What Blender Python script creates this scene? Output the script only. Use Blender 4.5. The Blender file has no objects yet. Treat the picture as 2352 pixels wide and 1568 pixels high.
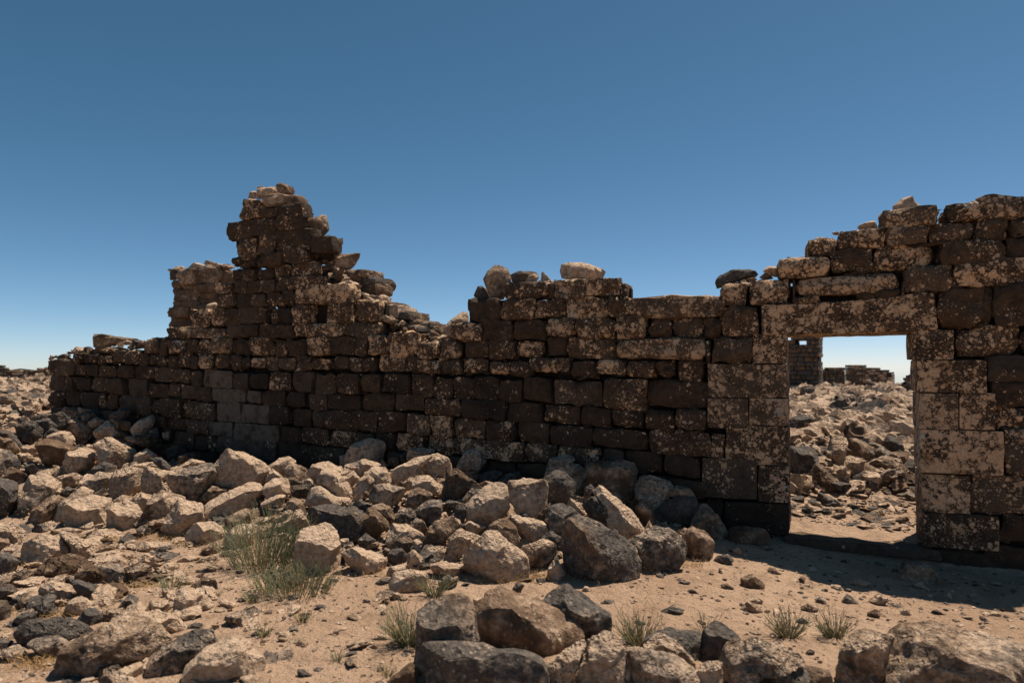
import bpy, bmesh, math, random
import numpy as np
from mathutils import Vector, noise as mnoise

# ---------------------------------------------------------------- camera
FPX, CXP, CYP = 1568.0, 1176.0, 784.0       # focal length and centre on a 2352 x 1568 picture
PITCH = math.atan2(61.0, FPX)
EYE = np.array((0.0, 0.0, 1.62))
scene = bpy.context.scene
col = scene.collection
cam_data = bpy.data.cameras.new('camera')
cam_data.sensor_width = 36.0
cam_data.lens = 36.0 * FPX / 2352.0
cam_data.clip_start = 0.05
cam_data.clip_end = 5000.0
cam_data.dof.use_dof = True
cam_data.dof.focus_distance = 7.2
cam_data.dof.aperture_fstop = 1.8
cam = bpy.data.objects.new('camera', cam_data)
cam.location = EYE
cam.rotation_euler = (math.radians(90) + PITCH, 0, 0)
col.objects.link(cam)
scene.camera = cam

# ---------------------------------------------------------------- sky, sun, exposure
SUNV = Vector((0.335, 0.225, 1.0)).normalized()          # towards the sun: behind the wall, to the right
world = bpy.data.worlds.new('World')
scene.world = world
world.use_nodes = True
wn = world.node_tree.nodes
sky = wn.new('ShaderNodeTexSky')
sky.sky_type = 'NISHITA'
sky.sun_disc = False
sky.sun_elevation = math.asin(SUNV.z)
sky.sun_rotation = math.atan2(SUNV.x, SUNV.y)
sky.altitude = 700.0
sky.air_density = 0.5
sky.dust_density = 0.3
sky.ozone_density = 6.0
bg = wn['Background']
bg.inputs['Strength'].default_value = 0.1
# the deep dry desert blue: one even grade over the whole sky
sep = wn.new('ShaderNodeSeparateColor'); com = wn.new('ShaderNodeCombineColor')
wl = world.node_tree.links
wl.new(sky.outputs[0], sep.inputs[0])
for ch, (pw, gain) in enumerate(((1.3, .80), (1.03, .97), (1.03, .80))):
    a_ = wn.new('ShaderNodeMath'); a_.operation = 'POWER'; a_.inputs[1].default_value = pw
    b_ = wn.new('ShaderNodeMath'); b_.operation = 'MULTIPLY'; b_.inputs[1].default_value = gain
    wl.new(sep.outputs[ch], a_.inputs[0]); wl.new(a_.outputs[0], b_.inputs[0]); wl.new(b_.outputs[0], com.inputs[ch])
wl.new(com.outputs[0], bg.inputs['Color'])
sun_data = bpy.data.lights.new('sun', 'SUN')
sun_data.energy = 5.0
sun_data.angle = math.radians(0.53)
sun_data.color = (1.0, 0.87, 0.73)
sun = bpy.data.objects.new('sun', sun_data)
sun.rotation_euler = SUNV.to_track_quat('Z', 'Y').to_euler()
sun.location = (6, 6, 20)
col.objects.link(sun)
scene.view_settings.view_transform = 'Standard'
scene.view_settings.look = 'None'
scene.view_settings.exposure = 0.4
scene.view_settings.gamma = 1.0
scene.view_settings.use_curve_mapping = False

# ---------------------------------------------------------------- geometry of the place
# The wall stands on the line 1568 X + 3516 Y = 27590 (metres, camera over the origin looking along Y).
WN = np.array((1568.0, 3516.0)) / math.hypot(1568, 3516)      # horizontal normal, pointing behind the wall
WC = 27590.0 / math.hypot(1568, 3516)
WD = np.array((WN[1], -WN[0]))                                # along the wall, to the right
P0 = np.array((3.693, 6.2))                                   # right door jamb
rng = random.Random(11)

FR = {1: (0, 689), 2: (344.5, 390.5), 3: (459.4, 689), 4: (976.2, 574.2), 5: (976.2, 803.9), 6: (1378.1, 574.2),
      7: (1378.1, 861.3), 8: (1764, 424.9), 9: (1764, 712), 10: (1764, 976.2), 11: (0, 861.3), 12: (0, 1176),
      13: (516.8, 976.2), 14: (1033.6, 1004.9), 15: (861.3, 1234.6), 16: (1435.5, 1234.6)}
def U(fr, x, y):
    k = 2.566 if fr == 16 else 4.0
    return (FR[fr][0] + x / k, FR[fr][1] + y / k)
def ray(x, y):
    a, b = (x - CXP) / FPX, (CYP - y) / FPX
    c, s = math.cos(PITCH), math.sin(PITCH)
    return np.array((a, c - s * b, s + c * b))
def on_wall(x, y, w=0.0):
    """point of the wall plane (w metres in front of the face) seen at picture point x, y -> (s, z)"""
    d = ray(x, y)
    t = (WC - w) / (d[:2] @ WN)
    p = EYE + d * t
    return ((p[:2] - P0) @ WD, p[2])
def wall_pt(s, w, z):
    q = P0 + WD * s - WN * w
    return (q[0], q[1], z)
def smooth(t):
    t = np.clip(t, 0, 1)
    return t * t * (3 - 2 * t)
def fbm2(x, y, f, seed):
    r = np.random.RandomState(seed)
    out = np.zeros_like(np.asarray(x, float))
    for k in range(6):
        a = r.uniform(0, 6.28); ph = r.uniform(0, 6.28, 2); ff = f * 1.55 ** k
        out = out + np.sin((np.cos(a) * x + np.sin(a) * y) * ff + ph[0] + 1.3 * np.sin((np.cos(a + 2) * x + np.sin(a + 2) * y) * ff * .7 + ph[1])) / 1.5 ** k
    return out / 2.6
def height(X, Y):
    X = np.asarray(X, float); Y = np.asarray(Y, float)
    w = WC - (X * WN[0] + Y * WN[1])
    s = (X - P0[0]) * WD[0] + (Y - P0[1]) * WD[1]
    ht = np.interp(s, [-30, -20, -12.4, -11, -10, -9.2, -8.2, -6.2, -4.8, -2.9, -2.3, -1.85], [.95, .95, .88, .72, .56, .40, .46, .52, .50, .38, .2, 0])
    wf = np.interp(s, [-20, -8.5, -6, -4.5, -3.2, -2.1, -1.6], [3.4, 3.0, 2.7, 2.95, 2.6, 2.1, 1.25])
    crest = np.minimum(1.0, wf * .4)
    f = np.where(w > crest, 1 - smooth((w - crest) / np.maximum(wf - crest, .1)), .5 + .5 * smooth(w / crest))
    f = np.where(s < -11.2, 1 - smooth((w / wf - .1) / .9), f)
    front = ht * f
    # bumpy pile near the wall
    front = front + 0.05 * fbm2(X, Y, 2.2, 3) * smooth(front / .15)
    # behind the wall
    back_r = np.interp(Y, [5.5, 7, 7.6, 8.6, 10, 16, 25, 40, 48, 80, 1500], [.0, .04, .17, .47, .60, .68, .64, .38, .0, -1.6, -38])
    back_l = np.interp(Y, [9, 12, 35, 44, 80, 1500], [.85, .95, .98, .6, -1.2, -38])
    k = smooth((X / np.maximum(Y, 1) + .55) / .4)
    back = back_l * (1 - k) + back_r * k
    m = smooth((-w - .05) / .5)
    far = smooth((-12.6 - s) / .6)
    m = m * (1 - far) + far * smooth((.5 - w) / 2.0)
    g = front * (1 - m) + back * m
    g = g - .14 * smooth((s + 1.9) / 1.6) * smooth((3.0 - w) / 2.0) * smooth((w + .15) / .2)
    near = 0.012 * fbm2(X, Y, 1.6, 5) + 0.006 * fbm2(X, Y, 6.0, 8)
    return g + near * (Y < 60)
_hx, _hy, _hs = -14.0, 2.0, .06
_HG = height(*np.meshgrid(_hx + _hs * np.arange(440), _hy + _hs * np.arange(300))).tolist()
def hz(x, y):
    """height at one point, read from a fine table near the camera"""
    a = (x - _hx) / _hs; b = (y - _hy) / _hs
    i = int(a); j = int(b)
    if 0 <= i < 439 and 0 <= j < 299:
        a -= i; b -= j; r0 = _HG[j]; r1 = _HG[j + 1]
        return (r0[i] * (1 - a) + r0[i + 1] * a) * (1 - b) + (r1[i] * (1 - a) + r1[i + 1] * a) * b
    return float(height(x, y))
def settle(x, y):
    """how far the soil lies below the tops of the packed stones in the heaps"""
    w = WC - (np.asarray(x) * WN[0] + np.asarray(y) * WN[1]); z = height(x, y)
    return .075 * smooth((z - .06) / .15) * smooth((w + .1) / .2)
def hit_ground(x, y):
    d = ray(x, y)
    t = 2.0
    prev = t
    while t < 80:
        p = EYE + d * t
        if p[2] < hz(p[0], p[1]):
            a, b = prev, t
            for _ in range(18):
                m = (a + b) / 2
                p = EYE + d * m
                if p[2] < hz(p[0], p[1]): b = m
                else: a = m
            return EYE + d * b
        prev = t
        t *= 1.012
    return EYE + d * 60
def hit_ground_behind(x, y):
    """the same, but beyond the wall"""
    d = ray(x, y)
    t0 = (WC + .72) / (d[:2] @ WN)
    t = t0; prev = t
    while t < 120:
        p = EYE + d * t
        if p[2] < hz(p[0], p[1]):
            return p
        t *= 1.008
    return EYE + d * 60

# ---------------------------------------------------------------- object helpers
def tag(o, label=None, cat=None, group=None, kind=None):
    if label: o['label'] = label
    if cat: o['category'] = cat
    if group: o['group'] = group
    if kind: o['kind'] = kind
    return o
def empty(name, loc):
    o = bpy.data.objects.new(name, None)
    o.location = loc
    o.empty_display_size = .2
    col.objects.link(o)
    return o
def mesh_obj(name, verts, faces, mat, parent=None, color=None, smooth_angle=None, centre=True):
    v = np.asarray(verts, float)
    c = v.mean(axis=0) if centre else np.zeros(3)
    me = bpy.data.meshes.new(name)
    v2 = v - c
    fa = faces if isinstance(faces, np.ndarray) else np.zeros(0, object)
    if fa.dtype != object and fa.ndim == 2:
        n = fa.shape[1]
        me.vertices.add(len(v2)); me.vertices.foreach_set('co', v2.astype(np.float32).ravel())
        me.loops.add(fa.size); me.loops.foreach_set('vertex_index', fa.astype(np.int32).ravel())
        me.polygons.add(len(fa)); me.polygons.foreach_set('loop_start', np.arange(0, fa.size, n, dtype=np.int32))
        me.update(calc_edges=True); me.validate()
    else:
        me.from_pydata(v2.tolist(), [], [list(f) for f in faces]); me.update()
    me.materials.append(mat)
    if smooth_angle is not None:
        me.polygons.foreach_set('use_smooth', np.ones(len(me.polygons), bool))
        if smooth_angle < 3: me.set_sharp_from_angle(angle=smooth_angle)
    o = bpy.data.objects.new(name, me)
    off = np.array(parent.location) if parent else np.zeros(3)
    o.location = c - off
    if parent: o.parent = parent
    if color: o.color = (*color, 1.0)
    col.objects.link(o)
    return o

def cube_sphere(n):
    """unit cube surface, n quads along each edge, shared vertices"""
    idx = {}; V = []; F = []
    def vid(p):
        k = tuple(int(round(c * n)) for c in p)
        if k not in idx:
            idx[k] = len(V); V.append([c * 2.0 / n - 1 for c in k])
        return idx[k]
    for ax in range(3):
        for side in (0, 1):
            for i in range(n):
                for j in range(n):
                    q = []
                    for di, dj in ((0, 0), (1, 0), (1, 1), (0, 1)):
                        p = [0, 0, 0]; p[ax] = side
                        p[(ax + 1) % 3] = (i + di) / n; p[(ax + 2) % 3] = (j + dj) / n
                        q.append(vid(p))
                    F.append(q if side else q[::-1])
    return np.array(V), np.array(F)
CS = {n: cube_sphere(n) for n in (2, 3, 6, 8)}
def ico(sub):
    bm = bmesh.new(); bmesh.ops.create_icosphere(bm, subdivisions=sub, radius=1.0)
    v = np.array([p.co[:] for p in bm.verts]); f = np.array([[q.index for q in fc.verts] for fc in bm.faces]); bm.free()
    return v, f
ICO = {k: ico(k) for k in (1, 2, 3, 4, 5)}
def vnoise(P, f, seed):
    o = Vector((seed * 7.13, seed * 3.71, seed * 1.37))
    return np.array([mnoise.noise(Vector(p) * f + o) for p in P])

# ---------------------------------------------------------------- materials
class NT:
    def __init__(self, name):
        self.m = bpy.data.materials.new(name); self.m.use_nodes = True
        self.t = self.m.node_tree; self.b = self.t.nodes['Principled BSDF']
    def n(self, typ, **kw):
        o = self.t.nodes.new(typ)
        for k, v in kw.items(): setattr(o, k, v)
        return o
    def put(self, sock, v):
        if hasattr(v, 'is_output'): self.t.links.new(v, sock)
        else: sock.default_value = v
    def math(self, op, a, b=0.0, clamp=False):
        o = self.n('ShaderNodeMath', operation=op, use_clamp=clamp)
        self.put(o.inputs[0], a); self.put(o.inputs[1], b); return o.outputs[0]
    def vmath(self, op, a, b):
        o = self.n('ShaderNodeVectorMath', operation=op)
        self.put(o.inputs[0], a); self.put(o.inputs[1], b); return o.outputs[0]
    def noise(self, vec, scale, detail=4.0, rough=.55, out='Fac', dist=0.0):
        o = self.n('ShaderNodeTexNoise'); self.put(o.inputs['Vector'], vec)
        o.inputs['Scale'].default_value = scale; o.inputs['Detail'].default_value = detail
        o.inputs['Roughness'].default_value = rough; o.inputs['Distortion'].default_value = dist
        return o.outputs[out]
    def voro(self, vec, scale, out='Distance', feature='F1', rand=1.0):
        o = self.n('ShaderNodeTexVoronoi', feature=feature); self.put(o.inputs['Vector'], vec)
        o.inputs['Scale'].default_value = scale; o.inputs['Randomness'].default_value = rand
        return o.outputs[out]
    def step(self, v, a, b):
        o = self.n('ShaderNodeMapRange', interpolation_type='SMOOTHSTEP')
        self.put(o.inputs[0], v); self.put(o.inputs[1], a); self.put(o.inputs[2], b)
        o.inputs[3].default_value = 0; o.inputs[4].default_value = 1; return o.outputs[0]
    def mix(self, f, a, b):
        o = self.n('ShaderNodeMix', data_type='RGBA')
        self.put(o.inputs[0], f)
        self.put(o.inputs[6], a if hasattr(a, 'is_output') else (*a, 1)); self.put(o.inputs[7], b if hasattr(b, 'is_output') else (*b, 1))
        return o.outputs[2]
    def bump(self, h, strength, dist, normal=None):
        o = self.n('ShaderNodeBump'); o.inputs['Strength'].default_value = strength; o.inputs['Distance'].default_value = dist
        self.put(o.inputs['Height'], h)
        if normal is not None: self.put(o.inputs['Normal'], normal)
        return o.outputs[0]
    def objcol(self):
        oi = self.n('ShaderNodeObjectInfo'); sp = self.n('ShaderNodeSeparateColor'); self.t.links.new(oi.outputs['Color'], sp.inputs[0])
        return oi, sp.outputs[0], sp.outputs[1], sp.outputs[2]
    def coords(self, oi=None):
        g = self.n('ShaderNodeNewGeometry').outputs['Position']
        if oi is None: return g
        k = self.math('MULTIPLY', oi.outputs['Random'], 91.0)
        c = self.n('ShaderNodeCombineXYZ'); self.put(c.inputs[0], k); self.put(c.inputs[1], self.math('MULTIPLY', k, .37)); self.put(c.inputs[2], self.math('MULTIPLY', k, .61))
        return self.vmath('ADD', g, c.outputs[0])
    def done(self, colr, rough, normal=None, spec=.25):
        self.put(self.b.inputs['Base Color'], colr); self.put(self.b.inputs['Roughness'], rough)
        self.b.inputs['Specular IOR Level'].default_value = spec
        if normal is not None: self.put(self.b.inputs['Normal'], normal)
        return self.m

def mat_wall_stone():
    """dark weathered basalt with round pale lichen; object colour: red = lichen, green = tone, blue = freshly cut grey"""
    t = NT('weathered_basalt_with_lichen')
    oi, lich, tone, grey = t.objcol()
    P = t.coords(oi)
    wob = t.noise(P, 22.0, 3.0, .6, 'Color')
    Pw = t.vmath('ADD', P, t.vmath('MULTIPLY', t.vmath('SUBTRACT', wob, (.5, .5, .5)), (.06, .06, .06)))
    n1 = t.noise(P, 3.2, 5.0, .6)
    n2 = t.noise(P, 17.0, 4.0, .6)
    dark = t.mix(t.step(n1, .3, .7), (.0195, .014, .0105), (.050, .034, .0225))
    brown = t.mix(n2, (.07, .042, .0245), (.16, .097, .055))
    base = t.mix(t.math('MULTIPLY', tone, t.step(n2, .2, .8)), dark, brown)
    rust = t.step(t.noise(P, 5.0, 3.0), .62, .75)
    base = t.mix(t.math('MULTIPLY', rust, .4), base, (.10, .05, .022))
    cl = t.noise(P, 4.6, 3.0, .6)
    amt = t.math('ADD', t.math('MULTIPLY', lich, 1.05), t.math('MULTIPLY', t.math('SUBTRACT', cl, .5), 2.0))
    masks = []
    for sc_, k, off in ((13.0, .62, .27), (27.0, .62, .24), (62.0, .75, .26)):
        d = t.voro(Pw, sc_)
        c = t.n('ShaderNodeSeparateColor'); t.put(c.inputs[0], t.voro(Pw, sc_, 'Color'))
        r = t.math('MULTIPLY', t.math('SUBTRACT', t.math('ADD', amt, t.math('MULTIPLY', c.outputs[0], .45)), off + .22), k)
        masks.append(t.step(t.math('SUBTRACT', r, d), -.03, .07))
    m = t.math('MAXIMUM', t.math('MAXIMUM', masks[0], masks[1]), t.math('MULTIPLY', masks[2], .7))
    fade = t.step(t.noise(P, 55.0, 3.0, .7), .22, .6)
    m = t.math('MULTIPLY', m, t.math('ADD', .45, t.math('MULTIPLY', fade, .55)))
    lc = t.mix(t.noise(P, 9.0, 3.0), (.49, .30, .17), (.68, .47, .295))
    lc = t.mix(t.step(t.noise(P, 3.3, 2.0), .6, .72), lc, (.36, .20, .095))
    lc = t.mix(t.step(t.noise(P, 2.6, 2.0), .62, .72), lc, (.46, .40, .33))
    c = t.mix(m, base, lc)
    gp = t.mix(t.noise(P, 30.0, 5.0, .65), (.105, .079, .056), (.20, .155, .115))
    c = t.mix(t.math('MULTIPLY', grey, t.step(t.noise(P, 7.0, 4.0, .65), .3, .58)), c, gp)
    h = t.math('ADD', t.math('MULTIPLY', t.noise(P, 13.0, 6.0, .62), 1.0), t.math('MULTIPLY', m, .12))
    pits = t.step(t.voro(P, 42.0), .0, .26)
    h = t.math('ADD', h, t.math('MULTIPLY', pits, .12))
    return t.done(c, .9, t.bump(h, 1.0, .04), .2)

def mat_rock(per_stone=False):
    """rubble: pale crusted, dark broken or brown basalt; object colour: red = pale crust, green = vesicles, blue = earthy brown"""
    t = NT('mixed_small_stones' if per_stone else 'basalt_rubble_rock')
    if per_stone:                                    # many small stones in one mesh: the tone is stored on each stone
        at = t.n('ShaderNodeAttribute', attribute_name='tone'); sp_ = t.n('ShaderNodeSeparateColor'); t.put(sp_.inputs[0], at.outputs['Color'])
        pale, pit, brown = sp_.outputs[0], sp_.outputs[1], sp_.outputs[2]
        P = t.coords()
    else:
        oi, pale, pit, brown = t.objcol()
        P = t.coords(oi)
    n1 = t.noise(P, 4.0, 5.0, .62)
    n2 = t.noise(P, 24.0, 5.0, .65)
    n3 = t.noise(P, 1.6, 3.0, .5)
    dk = t.mix(t.step(n2, .25, .75), (.046, .040, .035), (.15, .128, .108))
    br = t.mix(t.step(n1, .3, .7), (.085, .053, .033), (.215, .14, .088))
    pl = t.mix(t.step(n2, .25, .75), (.29, .20, .13), (.60, .45, .325))
    mb = t.step(t.math('ADD', n3, t.math('SUBTRACT', brown, .5)), .42, .62)
    base = t.mix(mb, dk, br)
    mp = t.step(t.math('ADD', t.math('ADD', t.math('MULTIPLY', n1, .75), t.math('MULTIPLY', n2, .35)), t.math('MULTIPLY', t.math('SUBTRACT', pale, .5), .9)), .40, .68)
    c = t.mix(mp, base, pl)
    sp = t.voro(P, 26.0)
    spots = t.math('MULTIPLY', t.step(sp, .3, .18), t.step(t.noise(P, 5.0, 2.0), .5, .62))
    c = t.mix(t.math('MULTIPLY', spots, .6), c, (.46, .36, .27))
    Pw = t.vmath('ADD', P, t.vmath('MULTIPLY', t.noise(P, 14.0, 2.0, .5, 'Color'), (.05, .05, .05)))
    v1 = t.step(t.voro(Pw, 24.0), .0, .42)
    v2 = t.step(t.voro(Pw, 60.0), .0, .45)
    vs = t.math('MULTIPLY', t.math('MULTIPLY', t.math('ADD', t.math('MULTIPLY', v1, 1.2), t.math('MULTIPLY', v2, .6)), t.step(n1, .3, .6)), pit)
    h = t.math('ADD', t.math('ADD', t.math('MULTIPLY', t.noise(P, 9.0, 8.0, .66), 1.3), t.math('MULTIPLY', t.noise(P, 70.0, 4.0, .6), .16)), vs)
    return t.done(c, .92, t.bump(h, 1.0, .045), .2)

def mat_ground():
    t = NT('dusty_sand_ground')
    P = t.coords()
    n1 = t.noise(P, .7, 4.0, .6)
    n2 = t.noise(P, 5.0, 6.0, .65)
    n3 = t.noise(P, 60.0, 4.0, .7)
    c = t.mix(t.step(n1, .3, .7), (.395, .262, .172), (.50, .35, .24))
    c = t.mix(t.math('MULTIPLY', t.step(n2, .45, .72), .62), c, (.205, .138, .09))
    c = t.mix(t.math('MULTIPLY', t.step(n3, .52, .75), .5), c, (.45, .335, .245))
    d = t.voro(P, 55.0); cc = t.n('ShaderNodeSeparateColor'); t.put(cc.inputs[0], t.voro(P, 55.0, 'Color'))
    grit = t.math('MULTIPLY', t.step(d, .32, .2), t.step(cc.outputs[0], .78, .84))
    c = t.mix(grit, c, t.mix(cc.outputs[1], (.10, .085, .075), (.44, .34, .26)))
    h = t.math('ADD', t.math('ADD', t.math('ADD', n2, t.math('MULTIPLY', t.noise(P, 16.0, 5.0, .65), .7)), t.math('MULTIPLY', n3, .35)), t.math('MULTIPLY', grit, .5))
    return t.done(c, .95, t.bump(h, 1.0, .075), .1)

def mat_plain(name, c1, c2, scale, rough=.9, trans=0.0):
    t = NT(name)
    oi = t.n('ShaderNodeObjectInfo')
    P = t.coords()
    m = t.done(t.mix(t.noise(P, scale, 3.0), c1, c2), rough, None, .2)
    return m
M_WALL = mat_wall_stone()
M_ROCK = mat_rock()
M_STONES = mat_rock(True)
M_GROUND = mat_ground()
M_CORE = mat_plain('shade_darkened_fill', (.012, .009, .007), (.03, .021, .015), 18.0)  # wall core fill, coloured near black to paint deep shade into the joints
M_SHRUB = mat_plain('grey_green_stems', (.12, .125, .07), (.22, .22, .13), 9.0, .75)
M_LEAF = mat_plain('small_green_leaves', (.105, .12, .06), (.20, .215, .12), 20.0, .75)
M_DRY = mat_plain('dry_straw', (.30, .17, .065), (.50, .33, .15), 12.0, .85)
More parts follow.
